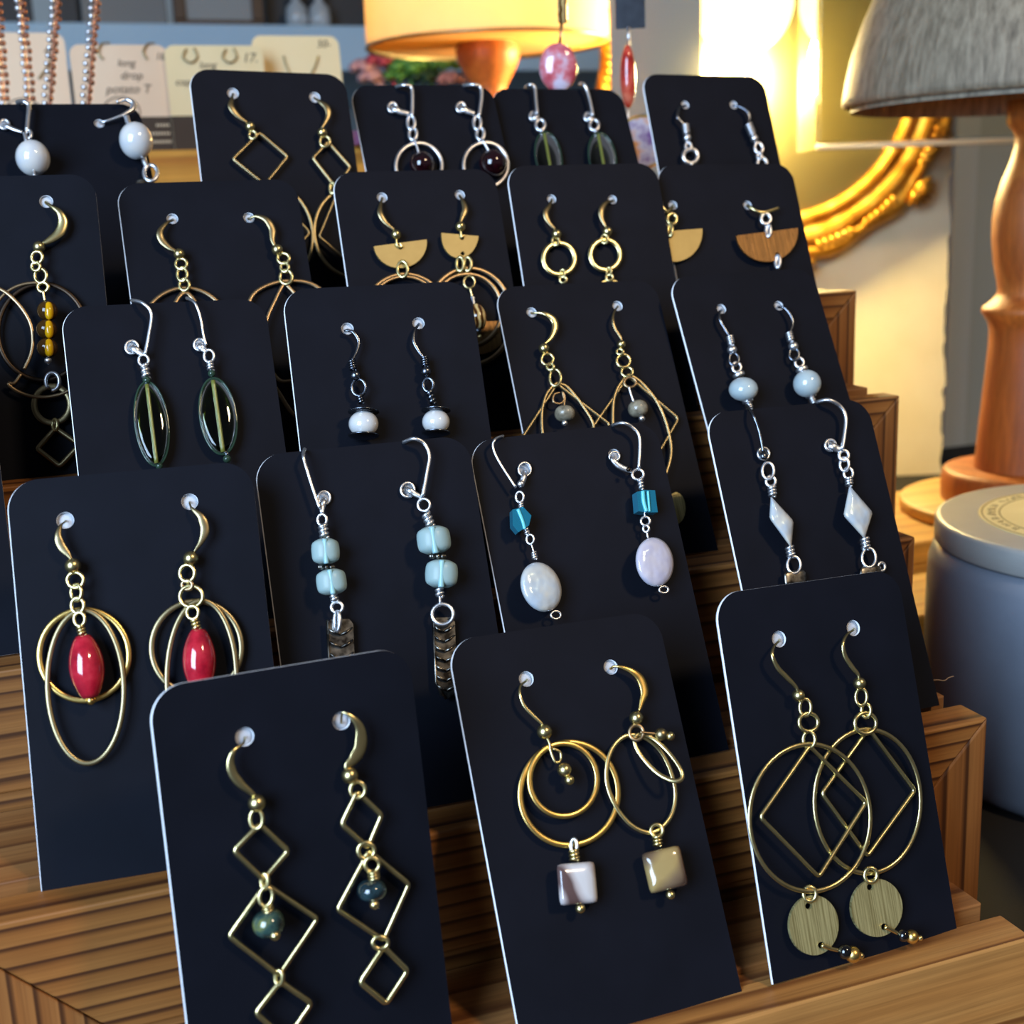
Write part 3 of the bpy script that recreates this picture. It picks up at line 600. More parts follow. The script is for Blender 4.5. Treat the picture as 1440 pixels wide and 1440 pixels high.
G_ = 'frosted aqua bead earrings on the second step'
def aqua(e, b1, b2, sp, co1, co2):
    for (cx, cy, w_, h_, rot) in (b1, b2):
        dx, dy = h_ / 2 * math.sin(rad(-rot)) * -1, h_ / 2 * math.cos(rad(rot)); c_ = rad(rot)
        a = (cx + h_ / 2 * math.sin(c_), cy - h_ / 2 * math.cos(c_)); b = (cx - h_ / 2 * math.sin(c_), cy + h_ / 2 * math.cos(c_))
        o = e.bead('bead', 'aqua_frost', a, b, w_ / 2, 'drum', d=4.2, flat=.9)
        e.bead('bead_core', 'aqua_core', a, b, w_ * .09, 'tube', d=4.2 + e.k(w_ * .36))
    mb = MB()
    for i in range(8):
        q = 2 * math.pi * i / 8; c = e.p(sp[0] + 34 * math.cos(q), sp[1], 4.0 + e.k(34) * math.sin(q)); mb.ball(c, e.k(13), 8, 6)
    e.mk('spacer', mb, 'oxidised_silver'); e.coil('silver', *co1, 17, 3, 3.2); e.coil('silver', *co2, 15, 2, 3.2)
def feather(e, x0, y0, x1, y1, w_, n):
    """cast feather charm: a shallow tongue with raised chevron barbs"""
    ax, ay = (x1 - x0), (y1 - y0); ln = math.hypot(ax, ay); ux, uy = ax / ln, ay / ln; vx, vy = -uy, ux
    def q(t, s_): return (x0 + ux * t * ln - vx * s_ * w_ / 2, y0 + uy * t * ln - vy * s_ * w_ / 2)
    poly = [q(.0, -.7), q(.06, -1), q(.8, -.95), q(.95, -.6), q(1, 0), q(.95, .6), q(.8, .95), q(.06, 1), q(0, .7)]
    e.sheet('feather_charm', 'oxidised_silver', poly, [], 0.8, 2.0); mb = MB()
    for i in range(n):
        t = .1 + .84 * i / n
        for sg in (-1, 1): mb.sweep([e.p(*q(t, sg * .92), 2.25), e.p(*q(t + .045, sg * .5), 2.5), e.p(*q(t + .075, 0), 2.4)], [e.k(5), e.k(7), e.k(5)], None, False, e.c.n, 6)
    mb.sweep([e.p(*q(.0, -.95), 2.2), e.p(*q(.8, -.95), 2.2), e.p(*q(1, -.1), 2.2)], e.k(7), None, False, e.c.n, 6); e.mk('barbs', mb, 'oxidised_silver')
e = Ear('M2', 'H', (345, 360), 'silver lever-back earring with two aqua beads and a feather charm, lower of its pair', G_, 1.6)
e.lever('silver', [(246, 118), (240, 150), (256, 212), (290, 320), (322, 412)], 7, [(345, 372), (335, 408), (334, 436)])
e.loop('clasp_eye', 'silver', 345, 360, 62, 66, 6, .8); e.loop('jump_ring', 'silver', 335, 472, 46, 58, 7, 2.6, zx=.5)
aqua(e, (352, 631, 140, 124, -4), (382, 786, 150, 124, -8), (357, 711), ((338, 498), (348, 562)), ((392, 850), (400, 884)))
e.loop('jump_ring', 'silver', 410, 914, 58, 54, 8, 2.8, zx=.3); e.loop('charm_bail', 'silver', 411, 985, 26, 96, 10, 3.0, zx=.8); feather(e, 424, 975, 446, 1420, 134, 6)
e = Ear('M2', 'H', (770, 320), 'silver lever-back earring with two aqua beads and a feather charm, upper of its pair', G_, 1.6)
e.lever('silver', [(750, 80), (800, 61), (850, 84), (878, 145), (868, 220), (845, 350)], 8, [(772, 318), (800, 338), (842, 360)])
e.loop('clasp_eye', 'silver', 768, 320, 70, 74, 6, .8); e.loop('jump_ring', 'silver', 850, 396, 62, 62, 7, 2.6, zx=.5)
aqua(e, (900, 574, 170, 134, -8), (939, 745, 164, 136, 2), (920, 656), ((860, 440), (886, 504)), ((929, 818), (931, 860)))
e.wire('bead_loop', 'silver', [(931, 858), (932, 890)], 8, 2.8); e.loop('jump_ring', 'silver', 945, 950, 108, 104, 9, 2.8, zx=.4); feather(e, 950, 966, 968, 1378, 112, 7)

G_ = 'coin pearl earrings on the second step'
e = Ear('N2', 'I', (350, 290), 'silver lever-back earring with a turquoise bead and a creamy coin pearl', G_, 1.6)
e.lever('silver', [(240, 122), (205, 135), (192, 175), (222, 248), (308, 382)], 5.5, [(352, 312), (340, 352), (330, 376)])
e.loop('clasp_eye', 'silver', 352, 288, 64, 70, 5, .8); e.ball('hinge', 'silver', 333, 362, 20, 2.8); e.loop('jump_ring', 'silver', 327, 428, 40, 54, 6, 2.6, zx=.5); e.coil('silver', (332, 452), (336, 486), 10, 3, 3.0)
e.sheet('glass_bead', 'turquoise_glass', [(290, 492), (345, 478), (386, 522), (374, 572), (320, 606), (292, 572)], [], 3.0, 4.6, tilt=(.004, 0)); e.coil('silver', (358, 588), (366, 616), 10, 2, 3.0); e.wire('bead_core', 'turquoise_core', [(318, 490, 4.7), (340, 545, 4.7), (352, 590, 4.7)], 9, 4.7)
e.loop('jump_ring', 'silver', 380, 642, 38, 48, 5.5, 2.8, zx=.4); e.wire('bead_wire', 'silver', [(384, 664), (396, 700), (402, 745)], 5, 2.8); e.coil('silver', (398, 706), (404, 742), 11, 3, 3.0)
e.coin('coin_pearl', 'nacre_pearl', 435, 884, 200, 258, -22, 4.6, 3.6, tilt=-.9); e.loop('end_loop', 'silver', 510, 1025, 50, 40, 5, 3.2)
e = Ear('N2', 'I', (805, 215), 'silver lever-back earring with a turquoise bead and a lilac coin pearl', G_, 1.5)
e.lever('silver', [(800, 66), (850, 53), (898, 76), (934, 132), (929, 285)], 7, [(795, 232), (825, 268), (872, 290), (890, 295)])
e.loop('clasp_eye', 'silver', 806, 222, 52, 46, 5, .9); e.ball('hinge', 'dark_bronze', 878, 288, 12, 4.2); e.loop('jump_ring', 'silver', 925, 314, 58, 52, 7, 2.6, zx=.4); e.coil('silver', (936, 338), (944, 388), 9, 3, 3.0)
e.sheet('glass_bead', 'turquoise_glass', [(920, 402), (958, 392), (1012, 394), (1026, 505), (970, 506), (928, 500)], [], 3.0, 4.4); e.wire('bead_wire', 'silver', [(958, 506), (962, 530)], 6, 2.8); e.wire('bead_core', 'turquoise_core', [(950, 398, 4.5), (954, 450, 4.5), (968, 502, 4.5)], 10, 4.5); e.wire('bead_core', 'turquoise_core', [(976, 398, 4.5), (980, 450, 4.5), (984, 502, 4.5)], 6, 4.5)
e.loop('jump_ring', 'silver', 963, 550, 46, 44, 6, 2.8, zx=.3); e.loop('jump_ring', 'silver', 966, 588, 30, 34, 6, 2.8, zx=.4); e.wire('bead_wire', 'silver', [(970, 604), (976, 636)], 6, 2.8)
e.coin('coin_pearl', 'lilac_nacre', 1010, 757, 192, 250, -8, 4.6, 3.6, tilt=-.7); e.loop('end_loop', 'silver', 1056, 897, 46, 34, 5, 3.2)

G_ = 'diamond-shaped pearl earrings on the second step'
def lozenge(e, c4, th=3.6, d=3.2):
    top, rg, bt, lf = c4; cx = (lf[0] + rg[0]) / 2; cy = (top[1] + bt[1]) / 2; v = []; f = []; P = []
    for i in range(4):
        a, b = Vector(c4[i]), Vector(c4[(i + 1) % 4]); P += [a + (b - a) * t for t in (.06, .3, .55, .8, .94)]
    n = len(P); rings = [(.5, 1), (.82, .86), (.97, .5), (1, 0), (.97, -.5), (.82, -.86), (.5, -1)]
    for k_, z_ in rings:
        for q in P: v.append(e.p(cx + (q.x - cx) * k_, cy + (q.y - cy) * k_, d + z_ * th / 2))
    for k_ in range(len(rings) - 1):
        for i in range(n): j = (i + 1) % n; f.append((k_ * n + i, k_ * n + j, (k_ + 1) * n + j, (k_ + 1) * n + i))
    f.append(tuple(reversed(range(n)))); f.append(tuple((len(rings) - 1) * n + i for i in range(n)))
    e.mk('diamond_pearl', MB().add(v, f), 'nacre_pearl')
e = Ear('R2', 'F', (463, 686), 'silver lever-back earring with a narrow blue-white diamond pearl', G_, 1.5)
e.lever('gunmetal', [(402, 512), (425, 546), (446, 602), (462, 682)], 5, [(465, 690), (466, 706)])
e.loop('clasp_eye', 'silver', 463, 688, 42, 44, 5, 1.0); e.loop('jump_ring', 'silver', 480, 752, 44, 62, 5.5, 2.4, zx=.6); e.loop('jump_ring', 'silver', 490, 792, 36, 38, 5.5, 2.4, zx=.4); e.coil('silver', (494, 812), (498, 848), 12, 3, 2.6)
lozenge(e, [(490, 846), (577, 940), (568, 1044), (485, 930)]); e.coil('silver', (560, 1036), (568, 1076), 12, 3, 2.6); e.loop('bead_loop', 'silver', 577, 1105, 50, 64, 5, 2.4, zx=.5)
e.coin('silver_charm', 'oxidised_silver', 582, 1154, 84, 58, -6, 1.4, 2.0, sq=5)
e = Ear('R2', 'F', (714, 656), 'silver lever-back earring with a wide white diamond pearl', G_, 1.5)
e.lever('silver', [(665, 496), (708, 487), (752, 512), (772, 560), (758, 672)], 6, [(716, 655), (736, 668), (758, 676)])
e.loop('clasp_eye', 'silver', 714, 656, 40, 42, 5, 1.0); e.loop('jump_ring', 'silver', 764, 695, 36, 38, 6, 2.4, zx=.3); e.loop('jump_ring', 'silver', 766, 728, 34, 50, 5.5, 2.4, zx=.6); e.loop('jump_ring', 'silver', 781, 762, 34, 42, 5, 2.4, zx=.4); e.coil('silver', (782, 778), (785, 808), 12, 3, 2.6)
lozenge(e, [(785, 806), (874, 908), (842, 1008), (762, 920)]); e.coil('silver', (842, 1004), (848, 1046), 12, 3, 2.6); e.loop('bead_loop', 'silver', 858, 1078, 52, 72, 5, 2.4, zx=.5)
e.coin('silver_charm', 'oxidised_silver', 866, 1140, 84, 66, -6, 1.4, 2.0, sq=5); e.loop('jump_ring', 'silver', 905, 1112, 26, 32, 5, 2.0)

# ---- third step
G_ = 'olive glass oval earrings on the third step'
def olive(e, cx, cy, w_, h_, rot, d=2.6):
    e.coin('glass_oval', 'olive_glass', cx, cy, w_, h_, rot, 2.6, d, sq=1.75); e.loop('oval_rim', 'olive_rim', cx, cy, w_, h_, w_ * .03, d, rot)
    c_ = rad(rot); a = (cx + h_ * .47 * math.sin(c_), cy - h_ * .47 * math.cos(c_)); b = (cx - h_ * .47 * math.sin(c_), cy + h_ * .47 * math.cos(c_))
    e.bead('bead_core', 'olive_core', a, b, w_ * .062, 'tube', d=d + 1.1); return a, b
e = Ear('G3', 'D', (553, 744), 'silver lever-back earring with an olive glass oval, broader of its pair', G_, 1.6)
e.lever('silver', [(560, 549), (604, 560), (638, 604), (628, 690), (612, 775)], 6, [(560, 746), (585, 764), (606, 776)])
e.loop('clasp_eye', 'silver', 556, 745, 54, 56, 5, .9); e.loop('jump_ring', 'silver', 606, 800, 42, 46, 6, 2.4, zx=.4); e.coil('silver', (610, 820), (618, 876), 11, 3, 2.6)
a, b = olive(e, 640, 1068, 140, 356, -7); e.ball('small_bead', 'olive_rim', 619, 884, 17, 2.6); e.ball('end_ball', 'olive_rim', 672, 1246, 15, 2.6)
e = Ear('G3', 'D', (842, 732), 'silver lever-back earring with an olive glass oval, edge turned away', G_, 1.6)
e.lever('silver', [(790, 540), (822, 558), (846, 620), (858, 690), (870, 735)], 5, [(842, 738), (858, 752), (872, 762)])
e.loop('clasp_eye', 'silver', 842, 734, 48, 50, 5, .9); e.loop('jump_ring', 'silver', 882, 782, 42, 52, 6, 2.4, zx=.4); e.coil('silver', (886, 806), (890, 842), 11, 3, 2.6); e.ball('small_bead', 'olive_rim', 893, 856, 16, 2.6)
olive(e, 920, 1036, 152, 324, -8); e.ball('end_ball', 'gunmetal', 957, 1196, 11, 2.6); e.ball('end_bead', 'olive_rim', 958, 1216, 17, 2.6)

G_ = 'capped white pearl earrings on the third step'
for hl, hk, co, bl, lp, cap, pl, c2, lab in (
    ((245, 643), [(236, 652), (266, 655), (289, 690), (281, 732), (263, 766)], ((262, 768), (268, 804)), (276, 826), (289, 872, 54, 64), (303, 946, 120, 34), (308, 1013, 113, 98), (313, 1076, 122), 'white pearl earring under a dark cap, hanging lower of its pair'),
    ((522, 622), [(508, 648), (503, 690), (524, 732), (545, 758)], ((545, 754), (549, 790)), (551, 810), (560, 862, 40, 52), (582, 946, 116, 34), (590, 1005, 105, 92), (600, 1066, 116), 'white pearl earring under a dark cap, hanging higher of its pair')):
    e = Ear('P3', 'E', hl, lab, G_, 1.55); e.hook('gunmetal', hk, 5, 4.5, d=2.4); e.coil('gunmetal', *co, 12, 4, 2.6); e.ball('ball', 'gunmetal', *bl, 21, 2.6)
    e.loop('jump_ring', 'gunmetal', *lp, 6, 2.6, zx=.4); e.coil('gunmetal', (lp[0] + 4, lp[1] + lp[3] / 2), (cap[0] - 2, cap[1] - 12), 9, 3, 3.0)
    x, y, w_, h_ = pl; R_ = e.k(w_ / 2); ctr = e.p(x, y, R_ + .5); ax = (e.p(x, y - 10, R_ + .5) - ctr).normalized(); mb = MB()
    for z0, sg in ((e.k(h_ * .46), 1), (-e.k(h_ * .46), -1)):
        MB().lathe(ctr + ax * z0, ax, [(sg * .0, R_ * 1.06), (sg * .35, R_ * 1.02), (sg * .9, R_ * .6), (sg * 1.1, R_ * .2)], 28).build('bead_cap', 'gunmetal', e.e)
    MB().ball(ctr, R_, 28, 20, sc=(1, 1, h_ / w_)).build('pearl', 'white_pearl', e.e)

G_ = 'brass teardrop earrings with grey beads on the third step'
e = Ear('T3', 'T', (228, 188), 'brass teardrop and diamond earring with a brownish grey bead', G_, 1.45)
e.hook('brass', [(270, 192), (320, 198), (375, 235), (388, 290), (360, 360), (312, 405)], 17, 6, flat=7)
e.ball('ball', 'brass', 312, 432, 36); e.loop('jump_ring', 'brass', 335, 505, 80, 78, 9, 2.4, zx=.3); e.loop('jump_ring', 'brass', 355, 556, 46, 44, 10, 2.4, zx=.5); e.loop('jump_ring', 'brass', 388, 630, 76, 112, 9, 2.4, zx=.6)
e.frame('diamond_frame', 'antique_brass', [(400, 672), (760, 948), (430, 1290), (135, 1080)], 9, 1.6, .06)
e.wire('teardrop', 'antique_brass', [(395, 668), (330, 740), (298, 880), (320, 1080), (430, 1330), (560, 1200), (650, 980), (575, 820), (480, 700), (430, 672)], 10, 2.0, True, 6)
e.wire('bead_loop', 'copper_brass', [(420, 730), (380, 745), (375, 790), (415, 805), (446, 780), (436, 725), (452, 760), (446, 830)], 7, 2.8)
e.bead('bead', 'grey_bead', (450, 822), (454, 922), 68, 'round'); e.ball('end_ball', 'silver', 451, 936, 20, 4.4)
e = Ear('T3', 'T', (808, 145), 'brass teardrop and diamond earring with a silvery grey bead', G_, 1.5)
e.hook('antique_brass', [(785, 190), (778, 240), (795, 300), (830, 355), (835, 380)], 8, 6)
e.ball('ball', 'brass', 834, 405, 30); e.loop('jump_ring', 'brass', 824, 455, 44, 36, 8, 2.4, zx=.4); e.loop('jump_ring', 'brass', 848, 516, 90, 88, 9, 2.4, zx=.3); e.loop('jump_ring', 'brass', 872, 590, 76, 64, 9, 2.4, zx=.5)
e.frame('diamond_frame', 'antique_brass', [(880, 620), (1220, 905), (945, 1380), (625, 985)], 9, 1.6, .06)
e.wire('teardrop', 'antique_brass', [(870, 618), (800, 720), (778, 860), (800, 1060), (940, 1360), (1060, 1420), (1135, 1280), (1172, 1120), (1140, 940), (1075, 790), (990, 680), (915, 622)], 11, 2.0, True, 6)
e.loop('bead_loop', 'copper_brass', 892, 662, 80, 66, 9, 2.8, zx=.4); e.wire('bead_wire', 'silver', [(884, 692), (900, 745), (918, 795)], 7, 3.6)
e.bead('bead', 'grey_bead', (935, 785), (958, 893), 66, 'round'); e.ball('end_ball', 'silver', 972, 905, 21, 4.4)
e.sheet('disc', 'brushed_brass', ellipse(1205, 1510, 125, 215, 30), [], .7, 2.0)

G_ = 'small pale pearl earrings on the third step'
for hl, hk, co, bl, l1, l2, c1, pl, c2, co2, lab in (
    ((305, 145), [(298, 158), (300, 184), (316, 216), (334, 246)], ((336, 248), (343, 280)), (345, 298), (352, 334), (362, 364), (370, 392), (388, 446, 106, 86), (404, 490), ((406, 496), (414, 520)), 'pale pearl earring on a silver hook, its pearl slightly flattened'),
    ((520, 133), [(540, 140), (566, 170), (573, 203), (560, 236)], ((558, 234), (566, 266)), (575, 285), (577, 315), (597, 346), (607, 372), (627, 425, 101, 100), (641, 470), ((643, 478), (654, 502)), 'pale pearl earring on a silver hook, its pearl fully round')):
    e = Ear('Q3', 'F', hl, lab, G_, 1.45); e.hook('gunmetal', hk, 4.5, 4, d=2.4); e.coil('silver', *co, 11, 4, 2.5); e.ball('ball', 'silver', *bl, 17, 2.6, 1.1)
    e.loop('jump_ring', 'gunmetal', *l1, 36, 46, 5, 2.5, zx=.5); e.loop('jump_ring', 'silver', *l2, 32, 36, 5, 2.5, zx=.4)
    e.bead('bead_cap', 'silver', (c1[0] - 4, c1[1] - 9), (c1[0] + 4, c1[1] + 9), 23, 'drum', d=3.2); x, y, w_, h_ = pl; R_ = e.k(w_ / 2); ctr = e.p(x, y, R_ + .4)
    MB().ball(ctr, R_, 28, 20, sc=(1, 1, h_ / w_)).build('pearl', 'pale_blue_pearl', e.e); e.bead('bead_cap', 'silver', (c2[0] - 3, c2[1] - 8), (c2[0] + 3, c2[1] + 8), 21, 'drum', d=3.2); e.coil('silver', *co2, 9, 3, 2.8)

# ---- fourth step
G_ = 'amber bead earring on the fourth step'
e = Ear('A4', 'D', (195, 130), 'brass hook earring with amber beads, a wide hoop and a small diamond', None, 1.7)
e.hook('brass', [(215, 150), (250, 175), (266, 215), (250, 262), (205, 296), (180, 306)], 15, 6, flat=6)
e.ball('ball', 'brass', 165, 322, 25); e.loop('jump_ring', 'brass', 157, 366, 46, 50, 7, 2.4, zx=.4); e.loop('jump_ring', 'brass', 152, 405, 36, 36, 7, 2.4, zx=.5); e.loop('jump_ring', 'brass', 172, 444, 50, 60, 7, 2.4, zx=.6); e.loop('jump_ring', 'brass', 182, 492, 44, 40, 7, 2.6, zx=.4)
e.v = VIEWS['A']
e.loop('hoop', 'dark_bronze', 268, 390, 560, 610, 13, 1.6, flat=9); e.wire('copper_arc', 'copper_brass', [(-60, 90), (40, 142), (130, 230), (190, 330), (208, 430), (196, 530), (152, 628)], 12, 2.6, flat=8)  # hoop made dark for its own shadow on the card and dark reflections
e.wire('copper_arc', 'copper_brass', [(-40, 250), (0, 180), (70, 120), (150, 88), (235, 78)], 11, 2.2, flat=8)
e.wire('brass_crescent', 'copper_brass', [(135, 655), (90, 715), (48, 715), (100, 760), (190, 795), (290, 802), (380, 785), (440, 760)], 11, 2.4, flat=8, sub=4)
e.wire('bead_wire', 'brass', [(272, 130), (284, 195)], 9, 3.4)
for i, (x, y) in enumerate(((300, 258), (296, 375), (300, 492))):
    e.ball('amber_bead', 'amber_glass', x, y, 62, 4.6)
for y in (258, 375, 492): e.bead('amber_shine', 'amber_shine', (308, y - 58), (312, y + 56), 27, 'round', d=6.4)  # yellow ovals added for backlight refracted through the beads
e.ball('end_ball', 'silver', 304, 572, 22, 5.0); e.loop('open_ring', 'silver', 332, 704, 86, 112, 11, 2.6, arc=(-230, 100))
e.loop('copper_ring', 'antique_brass', 330, 850, 226, 232, 17, 2.0, flat=8); e.loop('jump_ring', 'brass', 348, 978, 30, 70, 10, 2.4, zx=.5)
e.frame('diamond_frame', 'antique_brass', [(352, 1000), (505, 1105), (378, 1240), (236, 1130)], 14, 1.8, .1)

G_ = 'plain brass hoop earrings on the fourth step'
for hl, hk, bl, lks, hoop, vee, lab in (
    ((727, 203), [(705, 220), (676, 256), (682, 292), (715, 325), (745, 340)], (756, 352), ((765, 394, 48, 46), (769, 438, 42, 58), (778, 482, 42, 50)), (782, 690, 380, 392), [(780, 492), (930, 700), (790, 960), (640, 720)], 'brass hoop earring hanging straight behind the olive ovals card'),
    ((1050, 198), [(1080, 192), (1122, 206), (1148, 245), (1150, 290), (1160, 320)], (1170, 334), ((1196, 371, 50, 44), (1201, 408, 34, 40), (1207, 450, 52, 60)), (1240, 690, 390, 450), [(1196, 482), (1390, 690), (1240, 960), (1120, 640)], 'brass hoop earring hanging beside the white pearl card')):
    e = Ear('C4', 'D', hl, lab, G_, 1.5); e.hook('antique_brass', hk, 11, 5); e.ball('ball', 'brass', *bl, 24)
    for q in lks: e.loop('jump_ring', 'brass', *q, 6.5, 2.4, zx=.5)
    if hoop[0] < 1000: e.loop('hoop', 'copper_brass', *hoop, 8, 1.5, flat=5); e.frame('diamond_frame', 'copper_brass', vee, 8, 2.2, .2, flat=5)
    else:
        e.wire('hoop', 'copper_brass', [(1055, 545), (1110, 492), (1210, 465), (1330, 485), (1440, 600), (1460, 780), (1400, 960), (1310, 1060), (1240, 1030), (1175, 935), (1090, 800), (1040, 650)], 9, 1.5, True, 5, )
        e.wire('teardrop', 'copper_brass', [(1195, 482), (1160, 550), (1125, 635), (1112, 760), (1165, 872), (1222, 888), (1300, 850), (1330, 720), (1280, 570), (1212, 484)], 8, 2.2, True, 5)

G_ = 'brass half-moon earrings on the fourth step'
def halfmoon(e, l, r, depth, holes, m, d=2.0, th=.7):
    lx, ly = l; rx, ry = r; cx, cy = (lx + rx) / 2, (ly + ry) / 2; ux, uy = (rx - lx) / 2, (ry - ly) / 2; ln = math.hypot(ux, uy); nx, ny = -uy / ln * depth, ux / ln * depth
    poly = [(cx - ux * math.cos(math.pi * i / 24) * (1 if 0 else 1) + nx * math.sin(math.pi * i / 24), cy - uy * math.cos(math.pi * i / 24) + ny * math.sin(math.pi * i / 24)) for i in range(25)]
    e.sheet('half_moon', m, poly, holes, th, d)
e = Ear('H4', 'E', (380, 132), 'brass earring with a wide brushed half-moon above a hoop', G_, 1.5)
e.hook('antique_brass', [(374, 165), (374, 195), (395, 230), (428, 258)], 9, 4.5); e.ball('ball', 'brass', 435, 277, 20); e.wire('jump_ring', 'brass', [(436, 296), (438, 318), (458, 326), (450, 310)], 5, 2.4)
halfmoon(e, (348, 322), (554, 295), 98, [(452, 326, 9), (461, 386, 7)], 'satin_brass'); e.loop('jump_ring', 'brass', 460, 412, 40, 62, 6, 2.4, zx=.6)
e.loop('hoop', 'copper_brass', 470, 600, 330, 340, 7, 1.7, flat=5); e.loop('hoop', 'copper_brass', 468, 590, 290, 300, 6, 2.3, flat=4)
e = Ear('H4', 'E', (683, 122), 'brass earring with a narrow half-moon, double hoop and striped bead', G_, 1.5)
e.hook('antique_brass', [(694, 145), (704, 178), (694, 208), (684, 232)], 9, 4.5); e.ball('ball', 'brass', 685, 246, 20); e.wire('jump_ring', 'brass', [(686, 264), (690, 286), (698, 280)], 5, 2.4)
halfmoon(e, (612, 270), (756, 282), 92, [(692, 290, 8), (694, 350, 8)], 'satin_brass')
e.loop('jump_ring', 'brass', 684, 392, 28, 54, 6, 2.4, zx=.5); e.loop('jump_ring', 'brass', 714, 392, 28, 54, 6, 2.4, zx=.5)
e.loop('hoop', 'copper_brass', 722, 595, 330, 376, 8, 1.5, flat=5, rot=-4); e.loop('hoop', 'copper_brass', 712, 570, 270, 280, 7, 2.1, flat=5)
e.v = VIEWS['Q']; e.loop('bead_loop', 'brass', 480, 135, 122, 136, 13, 2.8, zx=.3); e.wire('bead_wire', 'brass', [(490, 205), (512, 300)], 13, 3.2)
e.bead('tube_bead', 'gunmetal', (512, 306), (522, 396), 42, 'tube', d=3.2); e.bead('striped_bead', 'tiger_eye', (545, 388), (602, 660), 98, 'barrel', d=3.4); e.ball('dark_bead', 'gunmetal', 580, 682, 34, 3.4); e.ball('end_ball', 'brass', 597, 745, 22, 3.4)
e.sheet('lower_half_moon', 'brown_brushed_brass', [(470, 570), (800, 572), (820, 660), (845, 830), (760, 900), (650, 940), (520, 945), (420, 900), (400, 700)], [], .7, 1.6)

G_ = 'small brass ring earrings on the fourth step'
for hl, hk, bl, lk, rg, l2, lab in (
    ((1040, 138), [(1032, 165), (1018, 192), (1028, 225), (1054, 256)], (1060, 275), (1056, 302), (1070, 370, 122, 122), (1083, 428), 'small brass ring earring next to the half-moon card'),
    ((1277, 140), [(1255, 152), (1236, 178), (1236, 212), (1252, 248)], (1258, 265), (1247, 294), (1250, 355, 116, 118), (1264, 420), 'small brass ring earring with a disc edge below, nearer the pale pearls')):
    e = Ear('O4', 'E', hl, lab, G_, 1.4); e.hook('antique_brass', hk, 9, 4.5); e.ball('ball', 'brass', *bl, 20); e.loop('jump_ring', 'brass', *lk, 26, 34, 5, 2.3, zx=.5)
    e.loop('ring', 'brass', *rg, 9.5, 1.8, flat=5); e.loop('jump_ring', 'brass', *l2, 18, 30, 5, 2.2, zx=.4); e.loop('jump_ring', 'brass', l2[0] + 2, l2[1] + 24, 26, 26, 5, 2.2, zx=.3)
    if rg[0] > 1200: e.sheet('disc', 'brushed_brass', ellipse(1268, 505, 110, 110, 30), [], .7, 2.0)

G_ = 'large half-moon earrings on the fourth step'
e = Ear('K4', 'Z', (170, 742), 'pale brushed half-moon earring partly hidden by the small ring card', G_, 1.5)
e.wire('ear_hook', 'brass', [(170, 742, -1.5), (166, 752, 1.6), (148, 764), (128, 742)], 6, 2.4); e.loop('jump_ring', 'brass', 167, 792, 34, 38, 6, 2.3, zx=.3); e.loop('jump_ring', 'brass', 160, 832, 16, 44, 6, 2.3, zx=.5)
halfmoon(e, (72, 842), (277, 826), 112, [(160, 845, 7)], 'satin_brass')
e = Ear('K4', 'Z', (440, 742), 'brown half-moon earring jutting past the edge of its card', G_, 1.5)
e.wire('ear_hook', 'brass', [(440, 742, -1.5), (446, 748, 1.6), (490, 768), (552, 752)], 6, 3.0); e.loop('jump_ring', 'silver', 506, 792, 34, 38, 6, 2.6, zx=.3); e.loop('jump_ring', 'silver', 515, 834, 16, 44, 6, 2.6, zx=.5)
halfmoon(e, (400, 852), (622, 824), 108, [(514, 850, 7), (548, 920, 7)], 'brown_brushed_brass', 2.6); e.loop('jump_ring', 'silver', 549, 946, 16, 44, 6, 2.6, zx=.5)

# ---- top step
G_ = 'white drop pearl earrings on the top step'
def drop_pearl(e, x, y, w_, h_):
    R_ = e.k(w_ / 2); MB().ball(e.p(x, y, R_ + .6), R_, 30, 22, sc=(1, 1, h_ / w_)).build('pearl', 'white_pearl', e.e)
e = Ear('W5', 'W', (30, 900), 'large white drop pearl on a silver lever-back, cut by the card in front', G_, 1.5)
e.lever('silver', [(130, 742), (172, 735), (208, 765), (204, 850), (196, 940)], 13, [(40, 905), (90, 930), (160, 955)]); e.loop('clasp_eye', 'silver', 32, 900, 66, 66, 9, .9)
e.loop('jump_ring', 'silver', 206, 972, 40, 60, 11, 2.8, zx=.4); e.wire('bail', 'silver', [(178, 960), (190, 1015), (204, 1030)], 14, 3.4); drop_pearl(e, 237, 1142, 234, 250); e.wire('pearl_pin', 'silver', [(244, 1225), (248, 1275)], 10, 6.4)
e = Ear('W5', 'W', (718, 893), 'large white drop pearl on a silver hook with a ring below', G_, 1.5)
e.wire('ear_hook', 'silver', [(718, 893, -1.5), (740, 884, 1.4), (820, 858, 2.4), (900, 826), (958, 790), (960, 745), (905, 718), (845, 738)], [9, 9, 9, 12, 20, 20, 15, 12], 3.0)
e.wire('bail', 'silver', [(914, 840), (930, 895), (940, 915)], 20, 3.2); drop_pearl(e, 984, 1017, 234, 258)
e.wire('bail', 'silver', [(1036, 1120), (1044, 1170), (1060, 1200)], 19, 3.0); e.loop('ring', 'silver', 1090, 1252, 98, 116, 13, 2.6, zx=.4); e.coin('silver_charm', 'oxidised_silver', 1030, 1330, 100, 80, 0, 1.4, 2.2)

